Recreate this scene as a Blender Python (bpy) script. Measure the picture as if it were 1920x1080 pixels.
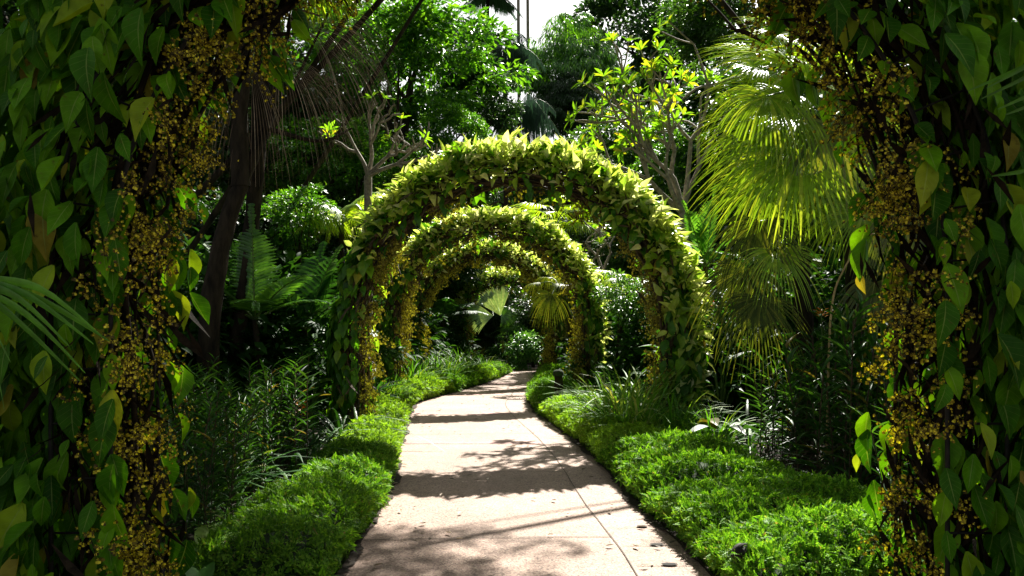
import bpy, math, random
import numpy as np
from mathutils import Vector, Matrix

scene = bpy.context.scene
COL = scene.collection
for o in list(bpy.data.objects):
    bpy.data.objects.remove(o)

# ------------------------------------------------------------------ camera
F = 1500.0          # focal length in photo pixels (1920 wide)
CAMZ = 1.6
cam_d = bpy.data.cameras.new('camera')
cam_d.sensor_width = 36.0
cam_d.lens = 36.0 * F / 1920.0
cam_d.shift_y = 65.0 / 1920.0
cam_d.clip_start = 0.05
cam_d.clip_end = 2000.0
cam = bpy.data.objects.new('camera', cam_d)
cam.location = (0, 0, CAMZ)
cam.rotation_euler = (math.radians(90), 0, 0)
COL.objects.link(cam)
scene.camera = cam

# ------------------------------------------------------------------ light
SUN_EL, SUN_AZ = 46.0, 18.0       # azimuth from +Y towards +X: ahead of the viewer, a little to the right
world = bpy.data.worlds.new('World')
scene.world = world
world.use_nodes = True
wn = world.node_tree
bg = wn.nodes['Background']
sky = wn.nodes.new('ShaderNodeTexSky')
sky.sky_type = 'NISHITA'
sky.sun_disc = False
sky.sun_elevation = math.radians(SUN_EL)
sky.sun_rotation = math.radians(SUN_AZ)
sky.air_density = 1.0
sky.dust_density = 4.0
sky.ozone_density = 1.0
haze_white = wn.nodes.new('ShaderNodeHueSaturation')      # bright milky tropical sky
haze_white.inputs['Saturation'].default_value = 0.2
wn.links.new(sky.outputs[0], haze_white.inputs['Color'])
wn.links.new(haze_white.outputs[0], bg.inputs[0])
bg.inputs[1].default_value = 0.045

sd = bpy.data.lights.new('sun', 'SUN')
sd.energy = 5.0
sd.angle = math.radians(0.5)
sd.color = (1.0, 0.95, 0.86)
sun = bpy.data.objects.new('sun', sd)
a, e = math.radians(SUN_AZ), math.radians(SUN_EL)
to_sun = Vector((math.sin(a) * math.cos(e), math.cos(a) * math.cos(e), math.sin(e)))
sun.rotation_euler = to_sun.to_track_quat('Z', 'Y').to_euler()
sun.location = to_sun * 60
COL.objects.link(sun)

scene.view_settings.view_transform = 'Standard'
scene.view_settings.look = 'None'
scene.view_settings.exposure = 1.8
scene.view_settings.gamma = 1.0
scene.render.engine = 'CYCLES'
scene.cycles.max_bounces = 6
scene.cycles.diffuse_bounces = 3
scene.cycles.transmission_bounces = 4
scene.cycles.use_denoising = True
scene.cycles.sample_clamp_indirect = 4.0

# ------------------------------------------------------------------ geometry helpers
def P(px, py, d):
    return np.array([(px - 960.0) / F * d, d, CAMZ + (605.0 - py) / F * d])

def V(*a):
    return np.array(a, dtype=float)

def unit(v):
    v = np.asarray(v, dtype=float)
    return v / np.maximum(np.linalg.norm(v, axis=-1, keepdims=True), 1e-9)

class MB:
    """collects quads; build() links them as one mesh object"""
    def __init__(s):
        s.v, s.f, s.n, s.uv = [], [], 0, []
    def add(s, v, f):
        v = np.asarray(v, dtype=np.float32).reshape(-1, 3)
        s.v.append(v)
        s.f.append(np.asarray(f, dtype=np.int32).reshape(-1, 4) + s.n)
        s.n += len(v)
        return s
    def mesh(s, name, smooth=True):
        v = np.concatenate(s.v)
        f = np.concatenate(s.f)
        me = bpy.data.meshes.new(name)
        me.vertices.add(len(v))
        me.vertices.foreach_set('co', v.ravel())
        me.loops.add(len(f) * 4)
        me.loops.foreach_set('vertex_index', f.ravel())
        me.polygons.add(len(f))
        me.polygons.foreach_set('loop_start', np.arange(len(f), dtype=np.int32) * 4)
        if smooth:
            me.polygons.foreach_set('use_smooth', np.ones(len(f), dtype=bool))
        if s.uv:
            at_ = me.attributes.new('leaf_uv', 'FLOAT2', 'POINT')
            at_.data.foreach_set('vector', np.concatenate(s.uv).astype(np.float32).ravel())
        me.update(calc_edges=True)
        return me
    def build(s, name, m, parent=None, smooth=True):
        me = s.mesh(name, smooth)
        me.materials.append(m)
        return link(name, me, parent)

def link(name, me, parent=None):
    o = bpy.data.objects.new(name, me)
    COL.objects.link(o)
    if parent is not None:
        o.parent = parent
    return o

def thing(name, label, cat, loc=(0, 0, 0), rz=0.0, group=None, sc=1.0):
    o = bpy.data.objects.new(name, None)
    o.empty_display_size = 0.2
    COL.objects.link(o)
    o.location = tuple(float(x) for x in loc)
    o.rotation_euler = (0, 0, rz)
    o.scale = (sc, sc, sc) if not hasattr(sc, '__len__') else tuple(sc)
    o['label'] = label
    o['category'] = cat
    if group:
        o['group'] = group
    return o

def tag(o, label=None, cat=None, group=None, kind=None):
    if label: o['label'] = label
    if cat: o['category'] = cat
    if group: o['group'] = group
    if kind: o['kind'] = kind
    return o

def copy_tree(root, loc, rz, sc, label, group=None):
    r = root.copy()
    COL.objects.link(r)
    r.location = tuple(float(x) for x in loc)
    r.rotation_euler = (0, 0, rz)
    r.scale = (sc, sc, sc) if not hasattr(sc, '__len__') else tuple(sc)
    r['label'] = label
    if group:
        r['group'] = group
    elif 'group' in r:
        del r['group']
    for ch in root.children:
        c = ch.copy()
        COL.objects.link(c)
        c.parent = r
        for g in ch.children:
            k = g.copy()
            COL.objects.link(k)
            k.parent = c
    return r

def grid_faces(rows, cols):
    f = []
    for i in range(rows - 1):
        for j in range(cols - 1):
            k = i * cols + j
            f.append((k, k + 1, k + cols + 1, k + cols))
    return np.array(f, dtype=np.int32)

def leaf_tpl(L=1.0, W=0.5, rows=5, cols=3, fold=0.25, curl=0.25, peak=0.38, tip=0.03, base=0.12, wave=0.0):
    """leaf along +Y, width on X, face up +Z"""
    t = np.linspace(0, 1, rows)
    w = np.where(t < peak, base + (1 - base) * np.sin(t / peak * math.pi / 2), 0)
    tt = np.clip((t - peak) / (1 - peak), 0, 1)
    w = np.where(t >= peak, tip + (1 - tip) * np.cos(tt * math.pi / 2) ** 1.25, w) * W / 2
    u = np.linspace(-1, 1, cols)
    v = np.zeros((rows, cols, 3))
    for i in range(rows):
        for j in range(cols):
            x = u[j] * w[i]
            z = abs(u[j]) * w[i] * fold * 2 - curl * L * t[i] ** 2 + wave * W * math.sin(t[i] * 9 + j * 2)
            v[i, j] = (x * (1 - 0.25 * fold), t[i] * L, z)
    return v.reshape(-1, 3), grid_faces(rows, cols)

def scatter(mb, tpl, pos, d, n, s, uv=None):
    """stamp tpl at pos with its Y along d and its Z near n, scaled by s"""
    v, f = tpl
    pos = np.asarray(pos, dtype=float)
    N = len(pos)
    if N == 0:
        return
    y = unit(d)
    x = unit(np.cross(y, unit(n)) + 1e-6)
    z = np.cross(x, y)
    s = np.broadcast_to(np.asarray(s, dtype=float).reshape(-1, 1, 1), (N, 1, 1))
    out = pos[:, None, :] + s * (v[None, :, 0:1] * x[:, None, :] + v[None, :, 1:2] * y[:, None, :] + v[None, :, 2:3] * z[:, None, :])
    ff = f[None, :, :] + (np.arange(N, dtype=np.int32) * len(v))[:, None, None]
    mb.add(out.reshape(-1, 3), ff.reshape(-1, 4))
    if uv is not None:
        mb.uv.append(np.tile(uv, (N, 1)))

def tube(mb, pts, rad, sides=6, rough=0.0, rng=None):
    pts = np.asarray(pts, dtype=float)
    n = len(pts)
    rad = np.broadcast_to(np.asarray(rad, dtype=float), (n,))
    tg = np.gradient(pts, axis=0)
    tg = unit(tg)
    ref = V(0.13, 0.21, 0.97) if abs(tg[0][2]) < 0.9 else V(0.97, 0.2, 0.1)
    a = unit(np.cross(tg, ref))
    b = np.cross(tg, a)
    ang = np.linspace(0, 2 * math.pi, sides, endpoint=False)
    r = rad[:, None] * np.ones((1, sides))
    if rough and rng is not None:
        r = r * (1 + rough * rng.standard_normal((n, sides)))
    v = pts[:, None, :] + r[:, :, None] * (np.cos(ang)[None, :, None] * a[:, None, :] + np.sin(ang)[None, :, None] * b[:, None, :])
    f = []
    for i in range(n - 1):
        for j in range(sides):
            k = (j + 1) % sides
            f.append((i * sides + j, i * sides + k, (i + 1) * sides + k, (i + 1) * sides + j))
    mb.add(v.reshape(-1, 3), f)

def strip(mb, pts, width, side, fold=0.0):
    """ribbon along pts (n,3), width (n,), side vectors (n,3); two quads across when folded"""
    pts = np.asarray(pts, dtype=float)
    n = len(pts)
    w = np.asarray(width).reshape(-1, 1) / 2
    if fold:
        tg = unit(np.gradient(pts, axis=0))
        up = np.cross(side, tg)
        l = pts - side * w + up * w * fold
        r = pts + side * w + up * w * fold
        v = np.stack([l, pts, r], axis=1).reshape(-1, 3)
        mb.add(v, grid_faces(n, 3))
    else:
        v = np.stack([pts - side * w, pts + side * w], axis=1).reshape(-1, 3)
        mb.add(v, grid_faces(n, 2))

def smooth_path(pts, n):
    """Catmull-like resampling of control points"""
    pts = np.asarray(pts, dtype=float)
    m = len(pts)
    t = np.linspace(0, m - 1, n)
    out = []
    for x in t:
        i = int(min(math.floor(x), m - 2))
        u = x - i
        p0, p1, p2, p3 = pts[max(i - 1, 0)], pts[i], pts[i + 1], pts[min(i + 2, m - 1)]
        out.append(0.5 * ((2 * p1) + (-p0 + p2) * u + (2 * p0 - 5 * p1 + 4 * p2 - p3) * u * u + (-p0 + 3 * p1 - 3 * p2 + p3) * u ** 3))
    return np.array(out)

def gz(d, x=0.0):
    """ground height: level, then falling gently beyond the bend"""
    t = max(0.0, d - 22.0)
    return -0.0023 * t * t if t < 16 else -0.589 - 0.01 * (t - 16)

# ------------------------------------------------------------------ materials
def mat(name):
    m = bpy.data.materials.new(name)
    m.use_nodes = True
    nt = m.node_tree
    for n in list(nt.nodes):
        nt.nodes.remove(n)
    out = nt.nodes.new('ShaderNodeOutputMaterial')
    return m, nt, out

def rgba(c):
    return (c[0], c[1], c[2], 1.0)

def leaf_mat(name, cols, trans=0.35, rough=0.45, spec=0.4, tcol=None, veins=0.0):
    """colour differs from leaf to leaf; light passes through"""
    m, nt, out = mat(name)
    N, L = nt.nodes, nt.links
    geo = N.new('ShaderNodeNewGeometry')
    ramp = N.new('ShaderNodeValToRGB')
    el = ramp.color_ramp.elements
    while len(el) > 1:
        el.remove(el[-1])
    for i, (p, c) in enumerate(cols):
        q = el[0] if i == 0 else el.new(p)
        q.position = p
        q.color = rgba(c)
    L.new(geo.outputs['Random Per Island'], ramp.inputs[0])
    oi = N.new('ShaderNodeObjectInfo')
    mr = N.new('ShaderNodeMapRange')
    mr.inputs[3].default_value = 0.8
    mr.inputs[4].default_value = 1.2
    L.new(oi.outputs['Random'], mr.inputs[0])
    hsv = N.new('ShaderNodeHueSaturation')
    L.new(ramp.outputs[0], hsv.inputs['Color'])
    L.new(mr.outputs[0], hsv.inputs['Value'])
    tc = N.new('ShaderNodeTexCoord')
    nz = N.new('ShaderNodeTexNoise')
    nz.inputs['Scale'].default_value = 14.0
    nz.inputs['Detail'].default_value = 3.0
    L.new(tc.outputs['Object'], nz.inputs['Vector'])
    mr2 = N.new('ShaderNodeMapRange')
    mr2.inputs[1].default_value = 0.3
    mr2.inputs[2].default_value = 0.7
    mr2.inputs[3].default_value = 0.75
    mr2.inputs[4].default_value = 1.25
    L.new(nz.outputs[0], mr2.inputs[0])
    hsv2 = N.new('ShaderNodeHueSaturation')
    L.new(hsv.outputs[0], hsv2.inputs['Color'])
    L.new(mr2.outputs[0], hsv2.inputs['Value'])
    pb = N.new('ShaderNodeBsdfPrincipled')
    pb.inputs['Roughness'].default_value = rough
    pb.inputs['Specular IOR Level'].default_value = spec
    col_out = hsv2.outputs[0]
    if veins:
        at_ = N.new('ShaderNodeAttribute'); at_.attribute_name = 'leaf_uv'
        sp = N.new('ShaderNodeSeparateXYZ'); L.new(at_.outputs['Vector'], sp.inputs[0])
        def mth(op, x, y=None):
            q = N.new('ShaderNodeMath'); q.operation = op
            for k_, w_ in ((0, x), (1, y)):
                if w_ is None: continue
                if isinstance(w_, (int, float)): q.inputs[k_].default_value = w_
                else: L.new(w_, q.inputs[k_])
            return q.outputs[0]
        au = mth('ABSOLUTE', sp.outputs[0])
        rib = mth('MAXIMUM', mth('SUBTRACT', 1.0, mth('MULTIPLY', au, 14.0)), 0.0)
        wv = mth('ABSOLUTE', mth('SINE', mth('MULTIPLY', mth('SUBTRACT', sp.outputs[1], mth('MULTIPLY', au, 0.22)), 24.0)))
        sv = mth('MULTIPLY', mth('MAXIMUM', mth('SUBTRACT', 1.0, mth('MULTIPLY', wv, 7.0)), 0.0), 0.45)
        vein = mth('MAXIMUM', rib, sv)
        vm = N.new('ShaderNodeMix'); vm.data_type = 'RGBA'
        L.new(mth('MULTIPLY', vein, veins), vm.inputs[0])
        L.new(hsv2.outputs[0], vm.inputs[6]); vm.inputs[7].default_value = (0.34, 0.46, 0.12, 1)
        # brown blemishes with shapes of their own
        nb = N.new('ShaderNodeTexNoise'); nb.inputs['Scale'].default_value = 22.0; nb.inputs['Detail'].default_value = 4.0
        L.new(tc.outputs['Object'], nb.inputs['Vector'])
        mk = mth('MULTIPLY', mth('MAXIMUM', mth('SUBTRACT', nb.outputs[0], 0.66), 0.0), 9.0)
        vb = N.new('ShaderNodeMix'); vb.data_type = 'RGBA'
        L.new(mth('MINIMUM', mk, 0.8), vb.inputs[0])
        L.new(vm.outputs[2], vb.inputs[6]); vb.inputs[7].default_value = (0.10, 0.06, 0.015, 1)
        col_out = vb.outputs[2]
        bp = N.new('ShaderNodeBump'); bp.inputs['Strength'].default_value = 0.5; bp.inputs['Distance'].default_value = 0.004
        bp.invert = True
        L.new(vein, bp.inputs['Height']); L.new(bp.outputs[0], pb.inputs['Normal'])
    L.new(col_out, pb.inputs['Base Color'])
    tr = N.new('ShaderNodeBsdfTranslucent')
    mx = N.new('ShaderNodeMixShader')
    mx.inputs[0].default_value = trans
    tint = N.new('ShaderNodeMix')
    tint.data_type = 'RGBA'
    tint.blend_type = 'MULTIPLY'
    tint.inputs[0].default_value = 1.0
    L.new(col_out, tint.inputs[6])
    tint.inputs[7].default_value = rgba(tcol or (1.9, 1.6, 0.5))
    L.new(tint.outputs[2], tr.inputs[0])
    L.new(pb.outputs[0], mx.inputs[1])
    L.new(tr.outputs[0], mx.inputs[2])
    L.new(mx.outputs[0], out.inputs[0])
    return m

def rough_mat(name, c1, c2, scale=8.0, rough=0.85, bump=0.4, stretch=(1, 1, 1), spec=0.3):
    m, nt, out = mat(name)
    N, L = nt.nodes, nt.links
    tc = N.new('ShaderNodeTexCoord')
    mp = N.new('ShaderNodeMapping')
    mp.inputs['Scale'].default_value = stretch
    L.new(tc.outputs['Object'], mp.inputs[0])
    nz = N.new('ShaderNodeTexNoise')
    nz.inputs['Scale'].default_value = scale
    nz.inputs['Detail'].default_value = 8.0
    nz.inputs['Roughness'].default_value = 0.65
    L.new(mp.outputs[0], nz.inputs['Vector'])
    r = N.new('ShaderNodeValToRGB')
    r.color_ramp.elements[0].position = 0.35
    r.color_ramp.elements[1].position = 0.65
    r.color_ramp.elements[0].color = rgba(c1)
    r.color_ramp.elements[1].color = rgba(c2)
    L.new(nz.outputs[0], r.inputs[0])
    pb = N.new('ShaderNodeBsdfPrincipled')
    pb.inputs['Roughness'].default_value = rough
    pb.inputs['Specular IOR Level'].default_value = spec
    L.new(r.outputs[0], pb.inputs['Base Color'])
    bp = N.new('ShaderNodeBump')
    bp.inputs['Strength'].default_value = bump
    bp.inputs['Distance'].default_value = 0.02
    L.new(nz.outputs[0], bp.inputs['Height'])
    L.new(bp.outputs[0], pb.inputs['Normal'])
    L.new(pb.outputs[0], out.inputs[0])
    return m

def path_mat(name, base, dark, light, pink):
    """washed aggregate concrete: fine stones, broad stains"""
    m, nt, out = mat(name)
    N, L = nt.nodes, nt.links
    tc = N.new('ShaderNodeTexCoord')
    vo = N.new('ShaderNodeTexVoronoi')
    vo.inputs['Scale'].default_value = 95.0
    L.new(tc.outputs['Object'], vo.inputs['Vector'])
    r = N.new('ShaderNodeValToRGB')
    e = r.color_ramp.elements
    e[0].position, e[0].color = 0.0, rgba(dark)
    e[1].position, e[1].color = 1.0, rgba(light)
    q = e.new(0.3); q.color = rgba(base)
    q = e.new(0.7); q.color = rgba(pink)
    sep = N.new('ShaderNodeSeparateColor')
    L.new(vo.outputs['Color'], sep.inputs[0])
    L.new(sep.outputs[0], r.inputs[0])
    nz = N.new('ShaderNodeTexNoise')
    nz.inputs['Scale'].default_value = 0.9
    nz.inputs['Detail'].default_value = 7.0
    nz.inputs['Roughness'].default_value = 0.6
    L.new(tc.outputs['Object'], nz.inputs['Vector'])
    mr = N.new('ShaderNodeMapRange')
    mr.inputs[1].default_value = 0.3
    mr.inputs[2].default_value = 0.7
    mr.inputs[3].default_value = 0.68
    mr.inputs[4].default_value = 1.12
    L.new(nz.outputs[0], mr.inputs[0])
    nz2 = N.new('ShaderNodeTexNoise')
    nz2.inputs['Scale'].default_value = 9.0
    nz2.inputs['Detail'].default_value = 5.0
    L.new(tc.outputs['Object'], nz2.inputs['Vector'])
    mr2 = N.new('ShaderNodeMapRange')
    mr2.inputs[1].default_value = 0.3
    mr2.inputs[2].default_value = 0.7
    mr2.inputs[3].default_value = 0.88
    mr2.inputs[4].default_value = 1.08
    L.new(nz2.outputs[0], mr2.inputs[0])
    mu = N.new('ShaderNodeMath'); mu.operation = 'MULTIPLY'
    L.new(mr.outputs[0], mu.inputs[0]); L.new(mr2.outputs[0], mu.inputs[1])
    hsv = N.new('ShaderNodeHueSaturation')
    L.new(r.outputs[0], hsv.inputs['Color'])
    L.new(mu.outputs[0], hsv.inputs['Value'])
    pb = N.new('ShaderNodeBsdfPrincipled')
    pb.inputs['Roughness'].default_value = 0.75
    pb.inputs['Specular IOR Level'].default_value = 0.35
    L.new(hsv.outputs[0], pb.inputs['Base Color'])
    bp = N.new('ShaderNodeBump')
    bp.inputs['Strength'].default_value = 0.5
    bp.inputs['Distance'].default_value = 0.004
    L.new(vo.outputs['Distance'], bp.inputs['Height'])
    L.new(bp.outputs[0], pb.inputs['Normal'])
    L.new(pb.outputs[0], out.inputs[0])
    return m

M = {}
M['vine'] = leaf_mat('vine_leaf', [(0, (0.025, 0.10, 0.004)), (0.45, (0.05, 0.17, 0.007)), (0.8, (0.11, 0.27, 0.012)), (0.95, (0.20, 0.32, 0.03)), (1, (0.30, 0.24, 0.05))], 0.42, 0.42, 0.35)
M['vine_near'] = leaf_mat('vine_leaf_near', [(0, (0.018, 0.09, 0.002)), (0.45, (0.06, 0.22, 0.003)), (0.85, (0.17, 0.42, 0.006)), (0.96, (0.32, 0.46, 0.02)), (1, (0.35, 0.24, 0.04))], 0.3, 0.5, 0.14, None, 0.6)
M['stem_shaded'] = rough_mat('shaded_vine_stem', (0.006, 0.005, 0.003), (0.025, 0.018, 0.010), 20, 0.9, 0.5, spec=0.1)  # darker copy of the vine stem; shade between near leaves put into the colour
M['young'] = leaf_mat('young_sunlit_leaf', [(0, (0.22, 0.38, 0.02)), (0.35, (0.44, 0.56, 0.08)), (0.8, (0.64, 0.69, 0.22)), (1, (0.78, 0.78, 0.46))], 0.58, 0.28, 0.7, (1.25, 1.25, 0.9))  # yellow-green new growth; crown sunlight and sheen also put into its colour
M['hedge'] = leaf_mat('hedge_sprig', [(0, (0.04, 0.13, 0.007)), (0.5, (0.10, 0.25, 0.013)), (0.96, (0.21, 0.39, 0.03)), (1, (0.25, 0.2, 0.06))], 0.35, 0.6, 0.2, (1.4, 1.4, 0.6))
M['hedge_bright'] = leaf_mat('sunlit_hedge_sprig', [(0, (0.10, 0.22, 0.012)), (0.5, (0.20, 0.38, 0.022)), (1, (0.34, 0.50, 0.04))], 0.35, 0.6, 0.2, (1.4, 1.4, 0.6))  # paler copy of the hedge sprigs, with the sunshine put into the colour
M['cane'] = leaf_mat('cane_leaf', [(0, (0.008, 0.035, 0.006)), (0.5, (0.022, 0.085, 0.012)), (0.9, (0.045, 0.13, 0.018)), (1, (0.14, 0.12, 0.03))], 0.3, 0.45, 0.3)
M['grass'] = leaf_mat('strap_leaf', [(0, (0.03, 0.11, 0.008)), (0.6, (0.07, 0.21, 0.014)), (1, (0.18, 0.30, 0.04))], 0.35, 0.55, 0.25)
M['iris'] = leaf_mat('variegated_strap_leaf', [(0, (0.05, 0.16, 0.015)), (0.55, (0.11, 0.27, 0.03)), (1, (0.34, 0.40, 0.16))], 0.35, 0.55, 0.25)
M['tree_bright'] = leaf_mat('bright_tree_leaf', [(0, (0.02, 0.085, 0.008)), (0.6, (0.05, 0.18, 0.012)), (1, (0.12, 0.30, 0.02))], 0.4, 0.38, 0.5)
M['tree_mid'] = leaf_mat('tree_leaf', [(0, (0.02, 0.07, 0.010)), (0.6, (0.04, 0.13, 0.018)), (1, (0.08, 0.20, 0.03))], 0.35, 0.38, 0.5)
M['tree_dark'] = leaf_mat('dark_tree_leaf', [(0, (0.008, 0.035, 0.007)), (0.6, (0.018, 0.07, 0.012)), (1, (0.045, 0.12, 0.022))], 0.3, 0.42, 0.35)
M['bush_leaf'] = leaf_mat('shade_bush_leaf', [(0, (0.008, 0.035, 0.006)), (0.6, (0.018, 0.07, 0.010)), (1, (0.04, 0.12, 0.018))], 0.3, 0.6, 0.12)
M['tree_pale'] = leaf_mat('pale_tree_leaf', [(0, (0.03, 0.12, 0.025)), (0.6, (0.07, 0.21, 0.05)), (1, (0.14, 0.32, 0.09))], 0.35, 0.36, 0.5)
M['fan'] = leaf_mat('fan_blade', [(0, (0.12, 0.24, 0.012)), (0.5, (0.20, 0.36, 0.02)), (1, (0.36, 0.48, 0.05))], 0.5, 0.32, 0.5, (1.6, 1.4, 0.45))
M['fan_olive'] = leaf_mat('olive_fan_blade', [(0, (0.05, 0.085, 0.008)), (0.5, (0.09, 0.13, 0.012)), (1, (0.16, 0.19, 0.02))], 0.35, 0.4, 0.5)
M['fan_dim'] = leaf_mat('shaded_fan_blade', [(0, (0.03, 0.055, 0.006)), (0.5, (0.06, 0.095, 0.010)), (1, (0.12, 0.15, 0.02))], 0.35, 0.5, 0.25)  # darker copy of the olive blade; its shade is put into the colour
M['fan_white'] = leaf_mat('silvery_fan_blade', [(0, (0.16, 0.32, 0.16)), (1, (0.34, 0.48, 0.32))], 0.3, 0.3, 0.6)
M['frond'] = leaf_mat('feather_leaflet', [(0, (0.010, 0.05, 0.008)), (0.6, (0.02, 0.085, 0.014)), (1, (0.04, 0.14, 0.02))], 0.3, 0.5, 0.3)
M['frond_bright'] = leaf_mat('bright_feather_leaflet', [(0, (0.04, 0.15, 0.02)), (1, (0.10, 0.28, 0.035))], 0.35, 0.35, 0.55)
M['frond_blue'] = leaf_mat('bluish_feather_leaflet', [(0, (0.02, 0.055, 0.03)), (1, (0.05, 0.11, 0.065))], 0.25, 0.35, 0.5, (1.2, 1.3, 0.9))
M['dead'] = leaf_mat('dead_leaf', [(0, (0.05, 0.035, 0.02)), (0.5, (0.16, 0.115, 0.07)), (1, (0.42, 0.34, 0.24))], 0.15, 0.6, 0.3, (1.1, 1.0, 0.8))
M['frangipani'] = leaf_mat('frangipani_leaf', [(0, (0.08, 0.22, 0.01)), (0.6, (0.17, 0.36, 0.02)), (0.92, (0.34, 0.42, 0.03)), (1, (0.5, 0.4, 0.04))], 0.42, 0.35, 0.5, (1.6, 1.5, 0.5))
M['yellow'] = leaf_mat('yellow_petal', [(0, (0.035, 0.025, 0.003)), (0.45, (0.13, 0.10, 0.005)), (0.8, (0.46, 0.39, 0.010)), (1, (0.88, 0.78, 0.05))], 0.25, 0.5, 0.3, (1.2, 1.2, 0.5))
M['yellow_far'] = leaf_mat('mustard_petal', [(0, (0.05, 0.045, 0.004)), (0.4, (0.18, 0.155, 0.01)), (1, (0.46, 0.42, 0.05))], 0.25, 0.5, 0.3, (1.2, 1.25, 0.5))
M['red'] = leaf_mat('red_bract', [(0, (0.55, 0.03, 0.01)), (1, (0.75, 0.10, 0.02))], 0.3, 0.4, 0.5, (1, 1, 1))
M['orange'] = leaf_mat('orange_petal', [(0, (0.6, 0.16, 0.02)), (1, (0.75, 0.32, 0.04))], 0.3, 0.4, 0.5, (1, 1, 1))
M['white'] = leaf_mat('white_petal', [(0, (0.7, 0.72, 0.6)), (1, (0.85, 0.86, 0.78))], 0.3, 0.4, 0.4, (1, 1, 1))
M['bark'] = rough_mat('bark', (0.010, 0.009, 0.007), (0.045, 0.036, 0.024), 9, 0.95, 0.8, (1, 1, 0.25), spec=0.1)
M['bark_pale'] = rough_mat('pale_bark', (0.14, 0.12, 0.09), (0.34, 0.30, 0.24), 14, 0.8, 0.4)
M['stem'] = rough_mat('vine_stem', (0.03, 0.022, 0.012), (0.10, 0.07, 0.04), 20, 0.8, 0.5)
M['stem_green'] = rough_mat('green_stem', (0.05, 0.10, 0.02), (0.12, 0.20, 0.04), 12, 0.5, 0.2)
M['stem_straw'] = rough_mat('straw_stem', (0.25, 0.18, 0.07), (0.5, 0.38, 0.16), 12, 0.6, 0.2)
M['iron'] = rough_mat('dark_iron', (0.010, 0.010, 0.009), (0.025, 0.023, 0.018), 18, 0.7, 0.1, spec=0.2)
M['soil'] = rough_mat('soil', (0.012, 0.009, 0.006), (0.045, 0.032, 0.02), 5, 0.95, 1.0)
M['twig'] = rough_mat('hedge_core_dark', (0.008, 0.018, 0.005), (0.02, 0.045, 0.01), 16, 0.9, 0.8)  # dark colour standing in for the shaded inside of the hedges
M['path'] = path_mat('washed_concrete', (0.27, 0.185, 0.138), (0.11, 0.075, 0.06), (0.43, 0.33, 0.25), (0.32, 0.215, 0.167))
M['band'] = path_mat('pink_concrete', (0.30, 0.17, 0.15), (0.14, 0.08, 0.07), (0.44, 0.28, 0.24), (0.33, 0.18, 0.16))
M['joint'] = rough_mat('joint_filler', (0.03, 0.025, 0.02), (0.07, 0.055, 0.04), 30, 0.9, 0.1)
M['slot'] = rough_mat('drain_dark', (0.008, 0.008, 0.007), (0.02, 0.018, 0.015), 30, 0.9, 0.1)

# ------------------------------------------------------------------ the ground and the path
PD = np.array([-6, 3, 5.05, 6.76, 8.7, 10.4, 12.3, 14.0, 15.5, 17.1, 19.2, 22, 25, 30, 36, 44], dtype=float)
PL = np.array([-1.05, -1.06, -1.08, -1.10, -1.26, -1.45, -1.62, -1.78, -1.83, -1.50, -1.02, -0.45, -0.1, 0.3, 1.2, 3.0])
PR = np.array([1.25, 1.24, 1.23, 1.10, 0.99, 0.86, 0.62, 0.42, 0.33, 0.42, 0.58, 0.85, 1.6, 2.4, 3.4, 5.0])
_DL = smooth_path(np.stack([PD, PL], axis=1), 400)
_DR = smooth_path(np.stack([PD, PR], axis=1), 400)
def eL(d): return np.interp(d, _DL[:, 0], _DL[:, 1])
def eR(d): return np.interp(d, _DR[:, 0], _DR[:, 1])

rng = np.random.default_rng(3)
xs = np.concatenate([-np.geomspace(300, 8, 18), np.linspace(-7, 7, 57), np.geomspace(8, 300, 18)])
ys = np.concatenate([-np.geomspace(200, 8, 12), np.linspace(-6, 45, 110), np.geomspace(47, 600, 20)])
gv = np.zeros((len(ys), len(xs), 3))
for i, y in enumerate(ys):
    for j, x in enumerate(xs):
        near = -7 <= x <= 7 and -6 <= y <= 45
        off = max(0.0, (eL(y) - x) if x < eL(y) else (x - eR(y) if x > eR(y) else 0.0)) if near else 3.0
        bump = min(1.0, off / 0.5) * (0.05 + 0.03 * math.sin(x * 3.1 + y * 1.7) + rng.normal(0, 0.012))
        gv[i, j] = (x, y, gz(y) + (bump if off > 0 else -0.05))
mb = MB().add(gv.reshape(-1, 3), grid_faces(len(ys), len(xs)))
o = mb.build('ground', M['soil']); tag(o, 'dark bare soil of the planting beds', kind='structure')

def path_strip(d0, d1, n, f0, f1, dz, cols=9, skirt=False):
    ds = np.linspace(d0, d1, n)
    v = []
    for d in ds:
        l, r = eL(d), eR(d)
        for u in np.linspace(0, 1, cols):
            x = (l + f0(d, l, r)) * (1 - u) + (r + f1(d, l, r)) * u
            v.append((x, d, gz(d) + dz))
    return MB().add(v, grid_faces(n, cols))
o = path_strip(-5, 43, 240, lambda d, l, r: 0, lambda d, l, r: 0, 0.03).build('path', M['path'])
tag(o, 'curving pinkish washed concrete garden path', kind='structure')
for (dc, w) in ((10.45, 0.20), (13.8, 0.22), (17.4, 0.22), (20.6, 0.5)):
    o = path_strip(dc - w / 2, dc + w / 2, 3, lambda d, l, r: 0.0, lambda d, l, r: -0.47, 0.034).build('path_band', M['band'])
    tag(o, 'pink band across the path', kind='structure')
def ribbon_x(x0f, x1f, d0, d1, n, dz):
    v = []
    for d in np.linspace(d0, d1, n):
        v.append((x0f(d), d, gz(d) + dz)); v.append((x1f(d), d, gz(d) + dz))
    return MB().add(v, grid_faces(n, 2))
wob = lambda d: 0.004 * math.sin(d * 2.3) + 0.002 * math.sin(d * 7.1)
o = ribbon_x(lambda d: eR(d) - 0.457 + wob(d), lambda d: eR(d) - 0.45 + wob(d), -4, 22, 200, 0.038).build('path_joint', M['joint'])
tag(o, kind='structure')
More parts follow.
